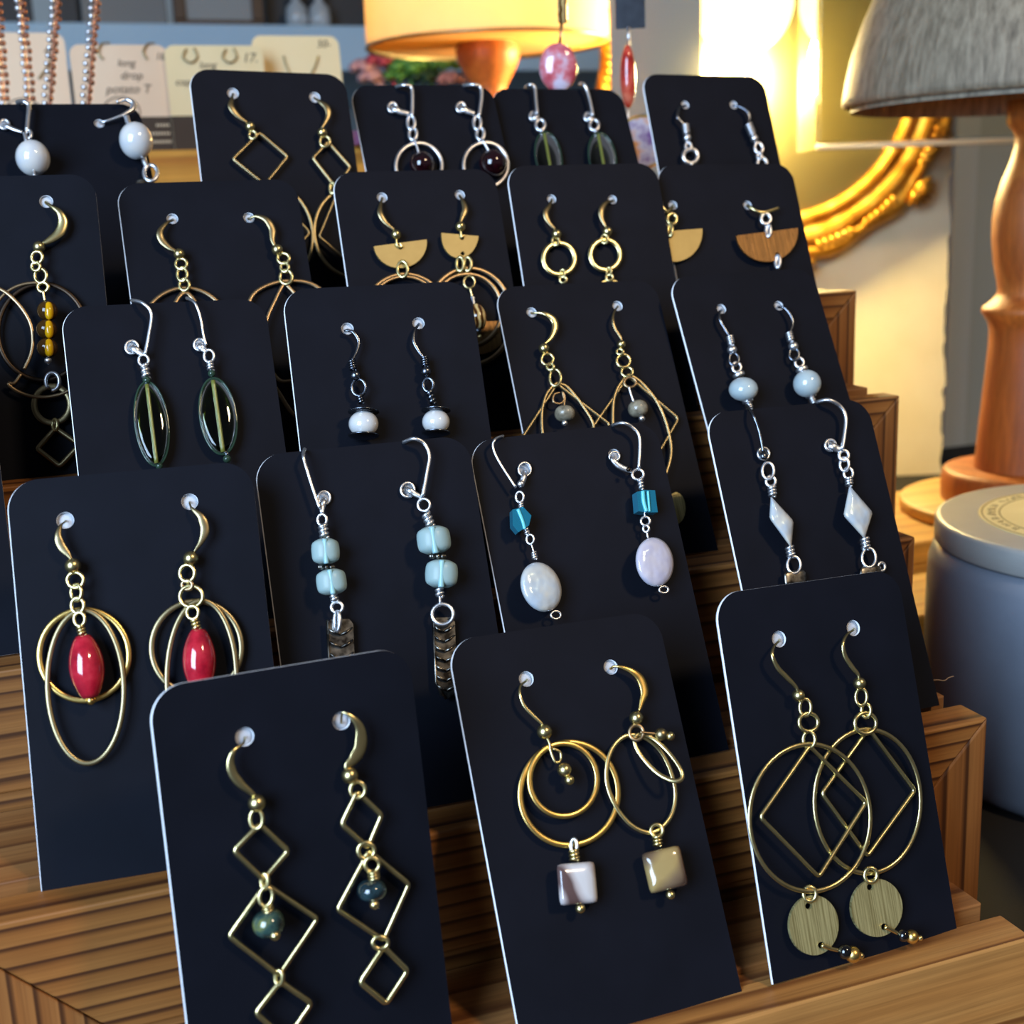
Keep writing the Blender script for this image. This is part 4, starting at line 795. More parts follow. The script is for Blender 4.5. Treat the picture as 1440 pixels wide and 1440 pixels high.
G_ = 'open square brass earrings on the top step'
for hl, hk, bl, lk, dia, hoop, dia2, lab in (
    ((510, 525), [(504, 560), (500, 600), (538, 650), (590, 688)], (607, 712), (622, 760, 40, 44), [(660, 748), (818, 882), (690, 1040), (510, 895)], (690, 1330, 540, 600), [(690, 1040), (945, 1310), (700, 1560), (440, 1330)], 'open square brass earring hanging clear in full view'),
    ((970, 547), [(1000, 572), (1040, 606), (1046, 655), (1010, 722)], (1013, 746), (1028, 796, 56, 60), [(1045, 800), (1170, 940), (1092, 1060), (960, 890)], None, None, 'open square brass earring leaning towards the silver hoop card')):
    e = Ear('S5', 'S', hl, lab, G_, 1.75); e.hook('antique_brass', hk, 13, 6); e.ball('ball', 'brass', *bl, 28); e.loop('jump_ring', 'brass', *lk, 7.5, 2.4, zx=.4)
    e.frame('diamond_frame', 'antique_brass', dia, 9, 1.8, .07)
    if hoop: e.loop('hoop', 'antique_brass', *hoop, 8, 1.7, flat=5); e.frame('diamond_frame', 'antique_brass', dia2, 7, 2.2, .06)
    else:
        e.v = VIEWS['B']; e.loop('jump_ring', 'brass', 485, 250, 50, 110, 16, 2.3, zx=.4)
        e.loop('hoop', 'antique_brass', 690, 700, 770, 900, 17, 1.7, flat=10, rot=-8); e.frame('diamond_frame', 'antique_brass', [(520, 330), (930, 640), (700, 1040), (350, 740)], 13, 2.2, .06)

G_ = 'silver hoop earrings with dark beads on the top step'
for hl, wr, cl, ls, hp, bd, lab in (
    ((170, 495), [(190, 402), (222, 392), (256, 402), (262, 450), (260, 535)], [(176, 498), (205, 514), (246, 522)], ((256, 566, 34, 62), (264, 616, 36, 56)), (292, 762, 212, 208), (306, 756, 56), 'silver hoop earring with a garnet bead, farther from the olive ovals'),
    ((485, 495), [(500, 396), (540, 390), (574, 402), (580, 450), (568, 535)], [(490, 498), (515, 512), (548, 522)], ((560, 566, 34, 62), (574, 616, 36, 56)), (600, 758, 204, 206), (632, 752, 62), 'silver hoop earring with a garnet bead, next to the olive ovals')):
    e = Ear('D5', 'Y', hl, lab, G_, 1.4); e.lever('silver', wr, 7, cl); e.loop('clasp_eye', 'silver', *hl, 40, 44, 6, .9)
    for q in ls: e.loop('jump_ring', 'silver', *q, 7, 2.4, zx=.4)
    e.loop('hoop', 'silver', *hp, 8, 1.9, flat=6); e.wire('bead_wire', 'silver', [(ls[1][0] + 10, 645), (bd[0] - 16, 700), (bd[0] - 6, 735)], 5, 2.6); e.ball('garnet_bead', 'garnet_bead', bd[0], bd[1], bd[2], 3.6)

G_ = 'olive oval earrings on the top step'
for hl, wr, ls, ov, lab in (
    ((820, 535), [(785, 402), (802, 390), (824, 402), (830, 460), (836, 525)], (850, 575, 42, 50), (888, 722, 118, 232), 'olive oval earring on a silver lever-back, dull of its pair'),
    ((1072, 538), [(1035, 388), (1050, 388), (1066, 420), (1080, 470), (1092, 532)], (1098, 576, 42, 50), (1136, 726, 122, 232), 'olive oval earring with a bright yellow-green core')):
    e = Ear('V5', 'Y', hl, lab, G_, 1.4); e.lever('silver', wr, 6.5, [(hl[0] + 4, hl[1] + 4), (hl[0] + 14, hl[1] + 14)]); e.loop('clasp_eye', 'silver', *hl, 38, 40, 6, .9); e.loop('jump_ring', 'silver', *ls, 7, 2.4, zx=.4)
    e.coil('silver', (ls[0] + 4, ls[1] + 22), (ls[0] + 10, ls[1] + 36), 9, 2, 2.4); olive(e, *ov, -10)

G_ = 'long silver chain earrings on the top step'
e = Ear('E5', 'X', (438, 625), 'silver chain earring with a plain ring, hanging straight', G_, 1.5)
e.hook('gunmetal', [(405, 640), (393, 690), (415, 722), (438, 748)], 8, 7); e.coil('silver', (440, 745), (448, 800), 18, 4, 2.6); e.ball('ball', 'silver', 450, 822, 24, 2.6); e.loop('jump_ring', 'silver', 457, 872, 34, 46, 8, 2.4, zx=.4)
e.loop('ring', 'silver', 470, 930, 86, 86, 11, 2.4); e.wire('bead_wire', 'silver', [(474, 972), (484, 1010)], 9, 2.6); e.coil('oxidised_silver', (484, 1006), (500, 1080), 22, 4, 2.8); e.bead('dark_bead', 'black_bead', (502, 1082), (530, 1190), 32)
e = Ear('E5', 'X', (727, 625), 'silver chain earring trailing a dark bead over the card edge', G_, 1.5)
e.hook('gunmetal', [(770, 636), (812, 664), (822, 705), (812, 745)], 8, 7); e.coil('silver', (814, 740), (842, 805), 18, 4, 2.6); e.ball('ball', 'silver', 850, 826, 24, 2.6); e.loop('jump_ring', 'silver', 876, 882, 46, 62, 8, 2.4, rot=-12, zx=.4)
e.loop('jump_ring', 'silver', 880, 930, 24, 36, 8, 2.4, zx=.4); e.loop('jump_ring', 'silver', 896, 976, 56, 70, 9, 2.4, zx=.5); e.coil('oxidised_silver', (906, 1010), (920, 1080), 24, 4, 2.8)
e.bead('dark_bead', 'black_bead', (922, 1080), (968, 1180), 30); e.wire('bead_wire', 'gunmetal', [(968, 1178), (984, 1215), (1000, 1270)], 9, 2.6)

for c in CD.values(): c.build()

# ---------------------------------------------------------------- concrete candle jar at the right of the stand
cx, cy, R_, lidR, ztop = 293.0, 97.0, 60.5, 58.5, 54.5
cj = empty('candle_jar', (cx, cy, TZ), 'pale grey lidded candle jar standing right of the stepped stand', 'candle jar')
zl = ztop - TZ
MB().lathe((cx, cy, TZ), (0, 0, 1), [(0, R_ - 6), (.8, R_ - 3), (3, R_ - .8), (6, R_), (66, R_), (75, R_ - .4), (79, R_ - 1.6), (zl - 9.6, R_ - 4), (zl - 9.6, R_ - 9)], 72).build('jar_body', 'pale_concrete', cj)
MB().lathe((cx, cy, TZ), (0, 0, 1), [(zl - 9.4, lidR - 3), (zl - 9.0, lidR - .6), (zl - 8.2, lidR), (zl - 1.6, lidR), (zl - .6, lidR - .4), (zl - .15, lidR - 1.2), (zl, lidR - 2.2)], 72).build('lid', ['lid_concrete'], cj)
lb = MB().lathe((cx, cy, TZ + zl), (0, 0, 1), [(0, 44), (.25, 43.8), (.3, 43)], 64).build('lid_label', 'label_paper', cj, True, 'round tan paper label pressed on the lid')
mb = MB()
for rr in (42.8, 37.0, 18.0):
    mb.sweep([(cx + rr * math.cos(2 * math.pi * i / 64), cy + rr * math.sin(2 * math.pi * i / 64), ztop + .36) for i in range(64)], .28, .12, True, (0, 0, 1), 6)
random.seed(3)
for i in range(52):                        # ring of worn, unreadable lettering: short strokes
    a = 2 * math.pi * i / 52
    if i % 9 == 8: continue
    for k in range(2):
        r0 = 38.4 + random.uniform(-.3, .3); r1 = r0 + random.uniform(1.4, 3.2); aa = a + k * .04; ab = aa + random.uniform(-.05, .05)
        mb.sweep([(cx + r0 * math.cos(aa), cy + r0 * math.sin(aa), ztop + .36), (cx + r1 * math.cos(ab), cy + r1 * math.sin(ab), ztop + .36)], .36, .12, False, (0, 0, 1), 6)
mb.build('label_print', 'wax_print', lb)
# loose fibre stuck to the R2 card edge
fb = MB().sweep(smooth_pts([on_y(x, y, 34.0) for x, y in ((1308, 957), (1318, 956), (1328, 957), (1334, 953), (1341, 951))], 4), .16, None, False, (0, -1, 0), 6).build('loose_fibre', 'fibre'); tag(fb, 'tiny brown fibre caught on a card edge beside the candle jar', 'fibre')

# ---------------------------------------------------------------- pine board with the turned wooden lamp
def board(name, x0, x1, y0, y1, z0, z1, label):
    o = MB().box(x0, x1, y0, y1, z0, z1, 0, 1.0).build(name, 'orange_pine', None, False); return tag(o, label, 'board')
BZ = 14.0
far = on_z(1265, 690, BZ); q = on_z(1290, 764, BZ)
board('pine_board', 262, 560, 163, far.y, TZ, BZ - 10, 'thick lower pine block behind the candle jar, under the lamp')
board('pine_board', 272, 560, q.y, far.y, BZ - 9.9, BZ, 'upper pine board stacked under the round disc')
la = on_z(1440, 699, BZ + 6); dl = on_z(1272, 712, BZ + 6); dr = (Vector((la.x, la.y)) - Vector((dl.x, dl.y))).length * 0.94
ds = MB().lathe((la.x, la.y, BZ + .1), (0, 0, 1), [(0, dr - 1), (.8, dr), (4.6, dr), (5.4, dr - .5), (5.9, dr - 1.6)], 72).build('pine_disc', 'orange_pine', None, loc=(la.x, la.y, BZ)); tag(ds, 'round pine disc between the board and the lamp base', 'disc')
lamp = empty('turned_table_lamp', (la.x, la.y, BZ + 6), 'turned wooden table lamp with a grey-washed wooden shade, in front of the clear box', 'lamp')
def axis_prof(l, ax_px, p0):
    out = []
    for x, y in l:
        q = on_plane(ax_px, y, p0, Vector((FW.x, FW.y, 0)).normalized()); out.append((q.z, (ax_px - x) * mmpp(q)))
    return out
pr = axis_prof([(1328, 694), (1327, 680), (1328, 664), (1331, 659), (1336, 657)], 1440, la); pr = [(BZ + 6, pr[0][1])] + pr[1:]
MB().lathe((la.x, la.y, 0), (0, 0, 1), pr, 64).build('base', 'turned_beech', lamp); zb = pr[-1][0]
pr = [(zb - .5, axis_prof([(1370, 665)], 1440, la)[0][1])] + axis_prof([(1370.5, 655), (1371.7, 642), (1374, 600), (1376, 567), (1379, 520), (1381, 485), (1381, 462), (1378, 452), (1370, 440), (1368.5, 436), (1370, 431), (1380, 424), (1388, 414), (1389, 408), (1387, 395), (1381, 368), (1377, 335), (1376.5, 307), (1379, 280), (1386, 253), (1395, 228), (1400, 207), (1401, 195), (1398, 185), (1391, 176), (1388, 170), (1388, 140)], 1440, la)
MB().lathe((la.x, la.y, 0), (0, 0, 1), pr, 64).build('stem', 'turned_beech', lamp)
pr = axis_prof([(1166, 140), (1160, 137), (1160, 128), (1163, 100), (1170, 60), (1181, 20), (1196, -20), (1218, -60), (1250, -95), (1310, -118), (1430, -128)], 1440, la)
sh = [(pr[0][0] + 2, 18)] + pr
MB().lathe((la.x, la.y, 0), (0, 0, 1), [(z, r) for z, r in pr] + [(z - 3, r - 4) for z, r in reversed(pr[1:])], 72, closed_ends=False).build('lamp_shade', 'grey_washed_wood', lamp, True, 'grey-brown wooden dome shade with open grain')
MB().lathe((la.x, la.y, pr[-1][0] - 60), (0, 0, 1), [(0, 20), (6, 20), (56, 8)], 24).build('shade_carrier', 'turned_beech', lamp)

# ---------------------------------------------------------------- gilt mirror, deckle paper, glowing globe lamp, clear acrylic box
pn = Vector((-FW.x, -FW.y, 0)).normalized(); px_ = Vector((FW.y, -FW.x, 0)).normalized()
pc = at(1210, 400, 900); Z3 = Vector((0, 0, 1))
def on_poster(x, y, d=0): return on_plane(x, y, pc + pn * d, pn)
random.seed(11); edge = []
for i in range(80):
    y = 712 - i * 10.7; edge.append(on_poster(1322 + (688 - y) * .033 + random.uniform(-2.6, 2.6), y))
bl = on_poster(1060, 720); br = on_poster(1322, 720); zlow = TZ + .2
poly = [Vector((bl.x, bl.y, zlow)), Vector((br.x, br.y, zlow))] + [p for p in edge if p.z > zlow + 2] + [on_poster(1060, -150)]
o = MB().plate(poly, [], pn, 3.0).build('deckle_paper_sheet', 'cream_paper', None, False, loc=tuple(poly[0])); tag(o, 'cream sheet with a rough torn edge standing behind the gilt mirror', 'paper')
mc = on_poster(1093, 112, 11); ms = mmpp(mc)
mir = empty('gilt_mirror', mc, 'round gilt-framed mirror behind the clear box and the earring cards', 'mirror')
prof = [(186, 2), (188, 9), (196, 13), (203, 9), (206, 6), (212, 10), (222, 15), (232, 11), (236, 8), (241, 13), (249, 11), (254, 6), (256, 0), (250, -8), (190, -8)]
v = []; f = []; seg = 120
for i in range(seg):
    a = 2 * math.pi * i / seg
    for r, h in prof:
        k = 1.0 + (0.018 * math.sin(a * 14) if r > 236 else 0); v.append(mc + (px_ * math.cos(a) + Z3 * math.sin(a)) * (r * k * ms) + pn * (h * ms * 1.1))
n = len(prof)
for i in range(seg):
    for k in range(n): f.append((i * n + k, i * n + (k + 1) % n, ((i + 1) % seg) * n + (k + 1) % n, ((i + 1) % seg) * n + k))
MB().add(v, f).build('frame', 'gilt_plaster', mir)
for j in range(8):                         # carved shells and leaf sprays on the rim
    a = rad(-38 + 45 * j); c = mc + (px_ * math.cos(a) + Z3 * math.sin(a)) * (250 * ms) + pn * (8 * ms); rd = px_ * math.cos(a) + Z3 * math.sin(a); tg = -px_ * math.sin(a) + Z3 * math.cos(a); mb = MB()
    for k in range(7):
        q = rad(-66 + 22 * k); dd = rd * math.cos(q) + tg * math.sin(q); mb.sweep([c - dd * 1.5, c + dd * 5 + pn * 3, c + dd * 12 + pn * 1.2], [1.2, 2.2, 1.6], None, False, pn, 8)
    mb.build('carved_shell', 'gilt_plaster', mir)
    for sg in (-1, 1):
        mb = MB()
        for k in range(6):
            aa = a + sg * rad(7 + 2.4 * k); cc = mc + (px_ * math.cos(aa) + Z3 * math.sin(aa)) * (236 * ms) + pn * (11 * ms); r2 = px_ * math.cos(aa) + Z3 * math.sin(aa); t2 = -px_ * math.sin(aa) + Z3 * math.cos(aa)
            mb.sweep([cc - r2 * 3, cc + pn * 2 + t2 * sg * 1.5, cc + r2 * 5 + t2 * sg * 4], [.8, 1.8, .7], None, False, pn, 8)
        mb.build('leaf_spray', 'gilt_plaster', mir)
MB().lathe(mc - pn * 1.0, pn, [(0, 187 * ms), (1.6, 187 * ms)], 64).build('mirror_glass', 'mirror_glass', mir, False)
gl = at(1046, 4, 800); ge = empty('globe_lamp', gl, 'glowing globe lamp hanging from a wall arm before the gilt mirror', 'lamp')
MB().ball(gl, 31, 32, 22).build('globe', 'lit_globe', ge)
MB().lathe(gl, (0, 0, 1), [(29, 14), (31, 16), (40, 15), (46, 6)], 24).build('cap', 'antique_brass', ge)
MB().sweep([gl + Z3 * 44, gl + Z3 * 280], 1.6, None, False, (0, -1, 0), 10).build('cord', 'antique_brass', ge)
MB().sweep([gl + Z3 * 280, Vector((gl.x, 1499, gl.z + 280))], 5, None, False, (0, 0, 1), 12).build('wall_arm', 'antique_brass', ge)
fp = at(860, 120, 720); fq = at(986, 120, 720); fd = Vector((fq.x - fp.x, fq.y - fp.y, 0)); fn = Vector((fd.y, -fd.x, 0)).normalized(); fp.z = TZ; zt2 = at(900, -160, 720).z
o = MB().plate([fp, fp + fd, fp + fd + Z3 * (zt2 - TZ), fp + Z3 * (zt2 - TZ)], [], fn, 4).build('frosted_panel', 'frosted_acrylic', None, False, loc=tuple(fp)); tag(o, 'upright frosted acrylic panel between the drum lamp and the globe lamp', 'panel')
lt = bpy.data.lights.new('globe_light', 'POINT'); lt.energy = 10.0; lt.color = (1.0, .76, .32); lt.shadow_soft_size = .03; lo = bpy.data.objects.new('globe_light', lt); COL.objects.link(lo); lo.location = gl * MM; lo.location.z -= .037; lo.parent = None
bx = at(1146, 211, 785); s_ = mmpp(bx); box = empty('clear_box', bx, 'clear acrylic box on posts between the gilt mirror and the wooden lamp', 'box')
th, wx, dy, hz = 2.6, 190, 36, 190
def ab(a, b, y0, y1, z0, z1, name): MB().box(bx.x + a, bx.x + b, bx.y + y0, bx.y + y1, bx.z + z0, bx.z + z1, 0, .4).build(name, 'clear_acrylic', box, False)
ab(0, wx, 0, dy, 0, 4, 'bottom_panel'); ab(0, th, 0, dy, 4.2, hz, 'side_panel'); ab(wx - th, wx, 0, dy, 4.2, hz, 'side_panel'); ab(th + .1, wx - th - .1, dy - th, dy, 4.2, hz, 'back_panel'); ab(th + .1, wx - th - .1, 0, th, 4.2, hz, 'front_panel')
MB().sweep([bx + Vector((.4, -1.7, 1.6)), bx + Vector((wx - .4, -1.7, 1.6))], 1.6, None, False, (0, 0, 1), 14).build('edge_glint_rod', 'acrylic_edge_glint', box); ab(.4, wx - .4, dy + .05, dy + .5, .3, 2.0, 'edge_glint_strip'); box.children[-1].data.materials[0] = M['acrylic_edge_glint']; box.rotation_euler.z = rad(-15)  # white rod and strip added for the light line caught in the acrylic edge
for y in (8, dy - 14): MB().box(bx.x + wx - 14, bx.x + wx - 6, bx.y + y, bx.y + y + 6, TZ, bx.z - .1, 0, .4).build('post', 'clear_acrylic', box, False)

# ---------------------------------------------------------------- jewellery bar with hanging stones and bead necklaces
ba, bb = at(-90, -70, 505), at(965, -70, 505); bz = bb.z
bar = empty('jewellery_bar', (ba.x, ba.y, TZ), 'brass jewellery bar on one post above the top step', 'rack')
ba.z = bz; MB().sweep([ba, bb], 2.5, None, False, (0, 0, 1), 12).build('rail', 'antique_brass', bar)
MB().sweep([(ba.x, ba.y, TZ), (ba.x, ba.y, bz)], 3, None, False, (0, -1, 0), 12).build('post', 'antique_brass', bar); MB().lathe((ba.x, ba.y, TZ), (0, 0, 1), [(0, 40), (5, 41), (7, 38), (9, 6)], 32).build('foot', 'antique_brass', bar)
barn = Vector((-(bb - ba).y, (bb - ba).x, 0)).normalized(); barn = -barn if barn.dot(FW) > 0 else barn
def onbar(x, y, d=0): return on_plane(x, y, ba + barn * d, barn)
def bar_wire(e, pts, r=.45, m='silver', name='hanging_wire'): return MB().sweep([onbar(*p) for p in pts], r, None, False, barn, 8).build(name, m, e)
def hang(name, x, label, group): p = onbar(x, -66); p.z = bz - 2.4; return empty(name, p, label, 'pendant', group)
G_ = 'stone pendants hanging behind the top step'
def oval(e, name, m, cx, cy, w_, h_, th):
    c = onbar(cx, cy); s_ = mmpp(c); mb = MB(); v = []; f = []; seg, rg = 28, 14
    for k in range(rg + 1):
        t = math.pi * (.03 + .94 * k / rg)
        for i in range(seg): q = 2 * math.pi * i / seg; v.append(c + barn * (th * math.cos(t)) + (barn.cross(Z3) * math.cos(q) * w_ + Z3 * math.sin(q) * h_) * (.5 * s_ * math.sin(t)))
    for k in range(rg):
        for i in range(seg): j = (i + 1) % seg; f.append((k * seg + i, (k + 1) * seg + i, (k + 1) * seg + j, k * seg + j))
    f.append(tuple(range(seg))); f.append(tuple(rg * seg + i for i in reversed(range(seg)))); return mb.add(v, f).build(name, m, e)
e = hang('stone_pendant', 790, 'pink and white mottled stone pendant in front of the yellow lampshade', G_)
bar_wire(e, [(790, -68), (790, -40)], .5, 'copper_brass'); MB().lathe(onbar(791, 33), onbar(790, -40) - onbar(791, 33), [(0, 1.2), (.5, 2.0), (19, 2.2), (22, 1.3)], 16).build('bar_bead', 'tiger_eye', e); bar_wire(e, [(790, 32), (787, 66)], .7, 'copper_brass'); oval(e, 'stone', 'pink_stone', 785, 95, 54, 66, 3.2)
e = hang('stone_pendant', 886, 'red oval bead and painted disc below a square silver plate', G_)
bar_wire(e, [(886, -68), (886, -30)], .5); c = onbar(886, 4); s_ = mmpp(c); hx = barn.cross(Z3)
MB().plate([c - hx * 21 * s_ - Z3 * 34 * s_, c + hx * 21 * s_ - Z3 * 34 * s_, c + hx * 21 * s_ + Z3 * 34 * s_, c - hx * 21 * s_ + Z3 * 34 * s_][::(1 if (hx.cross(Z3)).dot(barn) > 0 else -1)], [], barn, 1.2).build('silver_plate', 'gunmetal', e, False)
bar_wire(e, [(884, 38), (884, 66)], .6); oval(e, 'red_bead', 'red_stone', 883, 108, 22, 86, 3.2); bar_wire(e, [(883, 150), (884, 180)], .35)
c0 = onbar(903, 200); MB().lathe(c0 - barn * .8, barn, [(0, 35 * s_), (1.6, 35 * s_)], 40, flat=1).build('painted_disc', 'iridescent_disc', e, False)
MB().sweep([c0 + (hx * math.cos(2 * math.pi * i / 40) + Z3 * math.sin(2 * math.pi * i / 40)) * (35 * s_) for i in range(40)], .9, None, True, barn, 8).build('disc_rim', 'golden_brass', e); bar_wire(e, [(884, 180), (890, 170)], .35)
G_ = 'copper and silver seed bead necklaces hanging behind the drop pearls'
for (x0, y0, x1, y1, lab) in ((22, -70, 45, 152, 'seed bead necklace strand hanging above the pearl cut by its neighbour'), (84, -70, 66, 152, 'seed bead necklace strand between the two longest strands'), (140, -70, 120, 152, 'seed bead necklace strand nearest the small cream cards'), (-10, -70, 8, 152, 'seed bead necklace strand at the very edge of the picture')):
    p = onbar(x0, -66); p.z = bz - 2.4; e = empty('bead_necklace', p, lab, 'necklace', G_); ms_ = MB(); mc_ = MB(); mt = MB(); nn = 20
    mt.sweep([onbar(x0 + (x1 - x0) * t / 8, y0 + (y1 + 60 - y0) * t / 8) for t in range(9)], .75, None, False, barn, 8)
    for i in range(nn + 6):
        t = i / nn; x = x0 + (x1 - x0) * t + math.sin(i * 1.7) * 1.0; y = y0 + 4 + (y1 - y0) * t
        ms_.ball(onbar(x - 4.4, y, 1.0), 1.15, 10, 7); mc_.ball(onbar(x + 4.4, y + 4.5, 1.0), 1.15, 10, 7)
    mt.build('cord', 'dull_copper', e); ms_.build('silver_beads', 'silver', e)['kind'] = 'stuff'; mc_.build('copper_beads', 'dull_copper', e)['kind'] = 'stuff'

# ---------------------------------------------------------------- crate with the small cream cards
ca, cb = at(120, 214, 640), at(545, 214, 640); ctop = at(230, 213, 640).z
cyf = at(230, 213, 640).y - 14
cr = empty('pine_crate', ((ca.x + cb.x) / 2, cyf + 60, TZ), 'tall pine crate behind the top step with cream cards on it', 'crate')
hh = (ctop - TZ) / 5
for i in range(5): MB().box(ca.x, cb.x, cyf, cyf + 10, TZ + hh * i + .4, TZ + hh * (i + 1) - .4 if i < 4 else ctop, 0, .8).build('plank', 'crate_pine', cr, False)
for x in (ca.x, cb.x - 10): MB().box(x, x + 10, cyf + 10.1, cyf + 110, TZ, ctop, 0, .8).build('side_panel', 'crate_pine', cr, False)
MB().box(ca.x + 10.1, cb.x - 10.1, cyf + 10.1, cyf + 110, ctop - 8, ctop, 0, .8).build('top_panel', 'crate_pine', cr, False)
MB().box(ca.x + 10.1, cb.x - 10.1, cyf + 100, cyf + 110, TZ, ctop - 8.2, 0, .8).build('back_panel', 'crate_pine', cr, False)
def text_mesh(s, size, o, ax, ay, m, name, parent):
    cu = bpy.data.curves.new('t', 'FONT'); cu.body = s; cu.size = size; cu.align_x = 'CENTER'; cu.shear = .25; cu.extrude = .12
    t = bpy.data.objects.new('t', cu); COL.objects.link(t); dg = bpy.context.evaluated_depsgraph_get(); me = bpy.data.meshes.new_from_object(t.evaluated_get(dg))
    nz = ax.cross(ay); mb = MB().add([o + ax * q.co.x + ay * q.co.y + nz * (q.co.z + .18) for q in me.vertices], [tuple(p.vertices) for p in me.polygons])
    bpy.data.objects.remove(t); bpy.data.curves.remove(cu); bpy.data.meshes.remove(me); return mb.build(name, m, parent, False)
def small_card(tl, tr, base_y, m, label, words, footer, wires, yoff, logo=None):
    yp = cyf + 14 + yoff; A, B = on_y(*tl, yp), on_y(*tr, yp); ax = Vector((1, 0, 0)); lean = rad(9); ay = Vector((0, math.sin(lean), math.cos(lean))); nz = ax.cross(ay)
    wd = (B - A).dot(ax); ht = (A.z - ctop) / ay.z; o = Vector((A.x, yp, ctop + .2)); c_ = empty('cream_card', o, label, 'card', 'small cream earring cards on the crate'); r = 5
    def q(u, v, d=0): return o + ax * u + ay * v + nz * d
    pts = [q(0, 0), q(wd, 0)]
    for cx_, a0 in ((wd - r, 0), (r, 90)):
        for i in range(9): t = rad(a0 + 90 * i / 8); pts.append(q(cx_ + r * math.cos(t), ht - r + r * math.sin(t)))
    MB().plate(pts, [], nz, .6).build('card', m, c_, False)
    if footer: MB().plate([q(.05, .05, .16), q(wd - .05, .05, .16), q(wd - .05, footer, .16), q(.05, footer, .16)], [], nz, .12).build('printed_band', 'brown_print', c_, False)
    for s, sz, u, v in words: text_mesh(s, sz, q(u * wd, v * ht), ax, ay, 'pale_ink' if s.startswith('~') else 'ink', 'handwriting', c_)
    for pl in wires: MB().sweep(smooth_pts([q(u * wd, v * ht, 1.0 + .0 * i) for i, (u, v) in enumerate(pl)], 6), .45, None, False, nz, 8).build('ear_hook', 'antique_brass', c_)
    if logo:                                  # little round tree emblem
        mb = MB(); lx, lz, lr = logo; lx *= wd; lz *= ht
        mb.sweep([q(lx + lr * 1.25 * math.cos(2 * math.pi * i / 40), lz + lr * math.sin(2 * math.pi * i / 40), .25) for i in range(40)], .3, .12, True, nz, 6)
        for k in range(5):
            for sg in (-1, 1): mb.sweep(smooth_pts([q(lx, lz - lr * .9, .25), q(lx + sg * lr * .12 * k, lz + lr * .1, .25), q(lx + sg * lr * .26 * k, lz + lr * (.75 - .1 * k), .25)], 4), .22, .12, False, nz, 6)
        mb.build('tree_emblem', 'ink', c_)
    if footer:
        mb = MB()
        for k, (u0, u1) in enumerate(((.80, .96), (.74, .96), (.54, .98))):
            z = footer * (.72 - .24 * k)
            for i in range(int((u1 - u0) * 34)): u = u0 + i / 34; mb.plate([q(u * wd, z, .34), q(u * wd + wd * .02, z, .34), q(u * wd + wd * .02, z + 1.2, .34), q(u * wd, z + 1.2, .34)], [], nz, .1)
        mb.build('footer_print', 'pale_ink', c_, False)
small_card((-58, 42), (90, 40), 0, 'blush_card', 'blush card with a round tree emblem behind the bead necklaces', [('48', 6, .84, .82)], 0, [[(.70, .62), (.82, .74), (.86, .82)], [(.32, .62), (.22, .74), (.18, .82)]], 8, (.52, .34, 7))
small_card((97, 60), (236, 58), 0, 'blush_card', 'blush card handwritten with drop and potato, second along the crate', [('long', 5, .56, .80), ('drop', 5.5, .60, .68), ('potato T', 6, .55, .55), ('18', 5, .92, .86)], 17, [[(.33, .86), (.29, .92), (.33, 1.0), (.42, 1.01)], [(.78, .86), (.75, .93), (.80, 1.0), (.88, 1.01)]], 3, (.46, .38, 7))
small_card((232, 61), (372, 60), 0, 'cream_card', 'cream card with two small hook shapes and a dark printed foot', [('long', 5, .42, .78), ('copper', 5, .22, .62), ('17.', 6.5, .86, .84)], 17, [[(.22, .96), (.18, .88), (.25, .83), (.32, .88), (.30, .97)], [(.62, .96), (.58, .88), (.65, .83), (.72, .88), (.70, .97)]], 0, None)
small_card((357, 47), (481, 51), 0, 'cream_card', 'taller cream card holding two splayed ear hooks, nearest the lampshade', [('50-', 5.5, .82, .90)], 0, [[(.34, .82), (.36, .74), (.42, .58)], [(.74, .82), (.70, .74), (.58, .58)]], 14, None)
pb = at(492, 213, 660); o = MB().box(pb.x, pb.x + 26, pb.y - 16, pb.y + 20, ctop, at(500, 186, 660).z, 0, 1).build('purple_box', 'purple_box', None, False, loc=(pb.x, pb.y, ctop)); tag(o, 'small purple box on the crate behind two top-step cards', 'box')

# ---------------------------------------------------------------- drum-shade lamp, flowers, blue shelf and what stands on it
ld = at(686, 66, 800); dl_ = empty('drum_shade_lamp', (ld.x, ld.y, TZ), 'table lamp with a glowing yellow drum shade behind the cards', 'lamp')
ldv = Vector((ld.x, ld.y, 0)); pr = axis_prof([(516, 64), (514, -60), (512, -200)], 686, ld)
MB().lathe(ldv, (0, 0, 1), pr, 64, closed_ends=False).build('lamp_shade', 'parchment_shade', dl_)
MB().lathe((ld.x, ld.y, pr[0][0] + 1.5), (0, 0, 1), [(0, pr[0][1] - 1), (1, pr[0][1] - 1)], 64).build('diffuser', 'parchment_shade', dl_, False)
for z, r in (pr[0], pr[-1]): MB().sweep([(ld.x + r * math.cos(2 * math.pi * i / 64), ld.y + r * math.sin(2 * math.pi * i / 64), z) for i in range(64)], 1.0, None, True, (0, 0, 1), 8).build('shade_ring', 'antique_brass', dl_)
pst = axis_prof([(640, 70), (642, 84), (648, 98), (658, 116), (664, 130), (662, 150), (640, 220), (632, 300)], 686, ld); pst = [(TZ, 44), (TZ + 6, 45), (TZ + 14, 28), (TZ + 26, 16)] + list(reversed(pst)) + [(pr[0][0] + 30, 6), (pr[0][0] + 50, 6)]
MB().lathe(ldv, (0, 0, 1), pst, 32).build('stem', 'turned_beech', dl_)
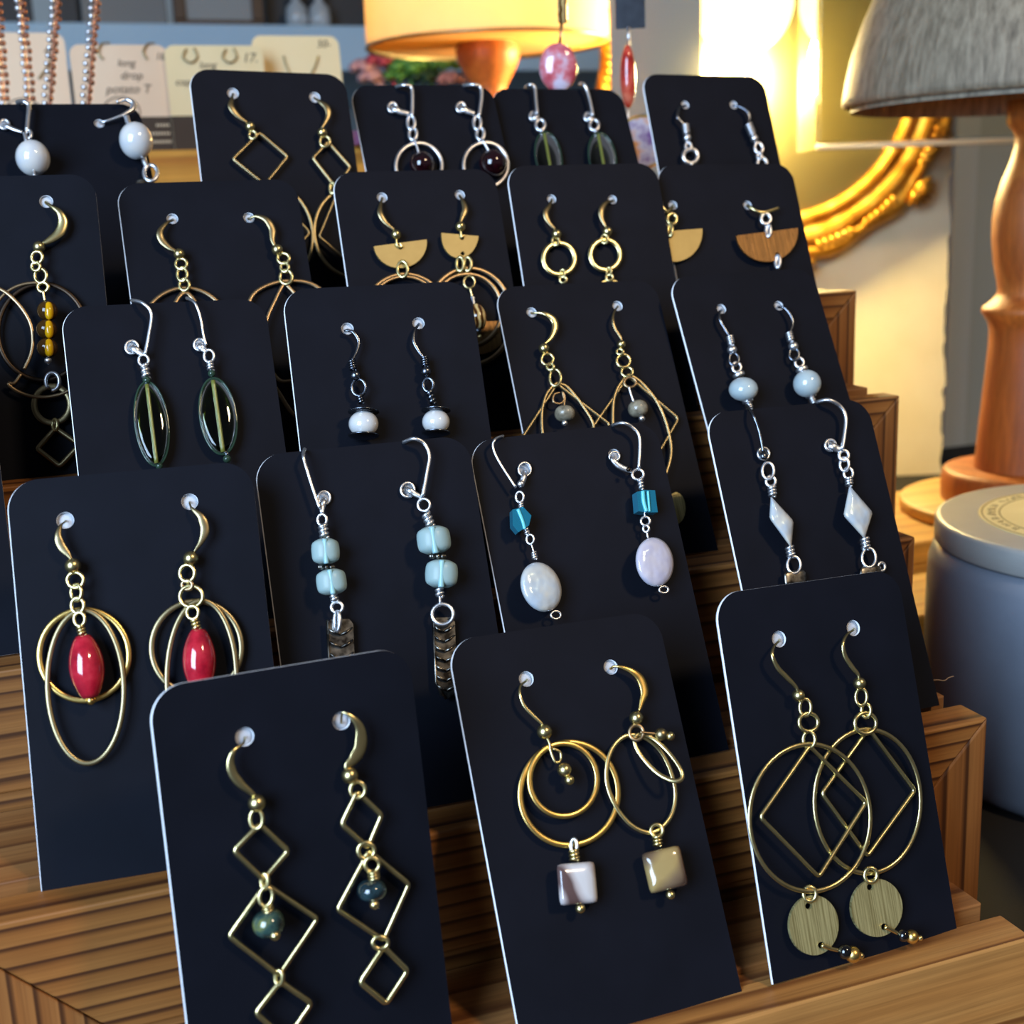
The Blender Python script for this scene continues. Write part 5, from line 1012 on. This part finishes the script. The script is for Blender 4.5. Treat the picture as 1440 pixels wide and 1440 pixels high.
for k in range(3): a = 2 * math.pi * k / 3; MB().sweep([Vector((ld.x, ld.y, pr[0][0] + 50)), Vector((ld.x + (pr[1][1]) * math.cos(a), ld.y + pr[1][1] * math.sin(a), pr[0][0] + 50))], 1.2, None, False, (0, 0, 1), 6).build('shade_spoke', 'antique_brass', dl_)
MB().ball((ld.x + 20, ld.y + 10, pr[0][0] + 72), 17, 20, 14).build('bulb', 'lit_bulb', dl_)
lt = bpy.data.lights.new('drum_light', 'POINT'); lt.energy = 0.95; lt.color = (1.0, .80, .36); lt.shadow_soft_size = .03; lo = bpy.data.objects.new('drum_light', lt); COL.objects.link(lo); lo.location = Vector((ld.x + 46, ld.y - 38, pr[0][0] + 44)) * MM
random.seed(5); fl = at(575, 100, 960); fv = empty('flower_vase', (fl.x, fl.y, TZ), 'glass vase of red and pink flowers below the yellow lampshade', 'vase')
vz = at(575, 150, 960).z; MB().lathe((fl.x, fl.y, TZ), (0, 0, 1), [(0, 30), (3, 34), (60, 40), (vz - TZ - 20, 26), (vz - TZ, 34), (vz - TZ - 1, 31), (vz - TZ - 20, 23), (60, 37), (5, 31)], 28).build('vase', 'vase_glass', fv)
def blob_flower(x, y, r, m, name):
    c = at(x, y, 960); mb = MB()
    for k in range(16):
        a = k * 2.4; t = .25 + .75 * (k / 16); dirv = Vector((math.cos(a) * t, math.sin(a) * t * .8, .7 - .7 * t)); mb.ball(c + dirv * r, r * .42, 8, 6, sc=(1, 1, .6))
    mb.sweep(smooth_pts([c, (c + Vector((fl.x, fl.y, vz - 6))) / 2, Vector((fl.x, fl.y, vz - 30))], 4), 1.4, None, False, (0, -1, 0), 6); mb.build(name, m, fv)
for x, y, r, m, n_ in ((512, 98, 11, 'petal_pink', 'flower'), (538, 90, 13, 'petal_red', 'flower'), (522, 112, 10, 'petal_pink', 'flower'), (578, 100, 17, 'leaf_green', 'leaf_cluster'), (598, 112, 12, 'leaf_dark', 'leaf_cluster'), (624, 95, 11, 'leaf_green', 'leaf_cluster'), (632, 115, 10, 'petal_pink', 'flower'), (560, 110, 11, 'leaf_green', 'leaf_cluster')): blob_flower(x, y, r, m, n_)
sy = at(250, 60, 1200).y; z0, z1 = on_y(250, 100, sy).z, on_y(250, 33, sy).z; xa, xb = on_y(-120, 60, sy).x, on_y(1000, 60, sy).x
sf = tag(MB().box(xa, xb, sy, 1499, z0, z1, 0, 2).build('blue_shelf', 'shelf_paint', None, False), 'pale blue painted shelf on the back wall', 'shelf')
def shelf_box(x0, x1, ytop, m, name, label, dep=60, cat='box', back=14):
    a, b, t = on_y(x0, 30, sy + back), on_y(x1, 30, sy + back), on_y(x0, ytop, sy + back); o = MB().box(a.x, b.x, a.y, a.y + dep, z1, t.z, 0, 1.5).build(name, m, None, False, loc=(a.x, a.y, z1)); return tag(o, label, cat)
shelf_box(-40, 48, -60, 'charcoal_box', 'storage_box', 'dark box at the end of the blue shelf')
shelf_box(82, 112, -30, 'charcoal_box', 'storage_box', 'narrow black box on the blue shelf behind the necklaces')
shelf_box(116, 236, -70, 'grey_box', 'storage_box', 'broad grey box on the blue shelf')
fr = empty('picture_frame', on_y(308, 30, sy + 16), 'brown picture frame standing on the blue shelf', 'picture frame')
a, b = on_y(246, 30, sy + 16), on_y(372, 30, sy + 16); zt_ = z1 + 110
for (x0, x1, q0, q1) in ((a.x, b.x, z1, z1 + 6), (a.x, b.x, zt_ - 6, zt_), (a.x, a.x + 11, z1 + 6.1, zt_ - 6.1), (b.x - 11, b.x, z1 + 6.1, zt_ - 6.1)): MB().box(x0, x1, a.y, a.y + 12, q0, q1, 0, 1).build('frame_bar', 'brown_frame', fr, False)
MB().box(a.x + 11.1, b.x - 11.1, a.y + 4, a.y + 8, z1 + 6.2, zt_ - 6.2).build('picture', 'picture_grey', fr, False)
for x, lab in ((418, 'round clear bottle on the blue shelf, nearer the picture frame'), (450, 'round clear bottle on the blue shelf, nearer the lampshade')):
    c = on_y(x, 30, sy + 30); o = MB().lathe((c.x, c.y, z1), (0, 0, 1), [(0, 8), (1, 10), (10, 11), (20, 10), (26, 4), (34, 4), (35, 5), (37, 5)], 20).build('glass_bottle', 'bottle_glass', None, loc=(c.x, c.y, z1)); tag(o, lab, 'bottle', 'bottles on the blue shelf')
shelf_box(376, 520, -40, 'charcoal_box', 'storage_box', 'dark box standing behind the clear bottles', 40, back=52)
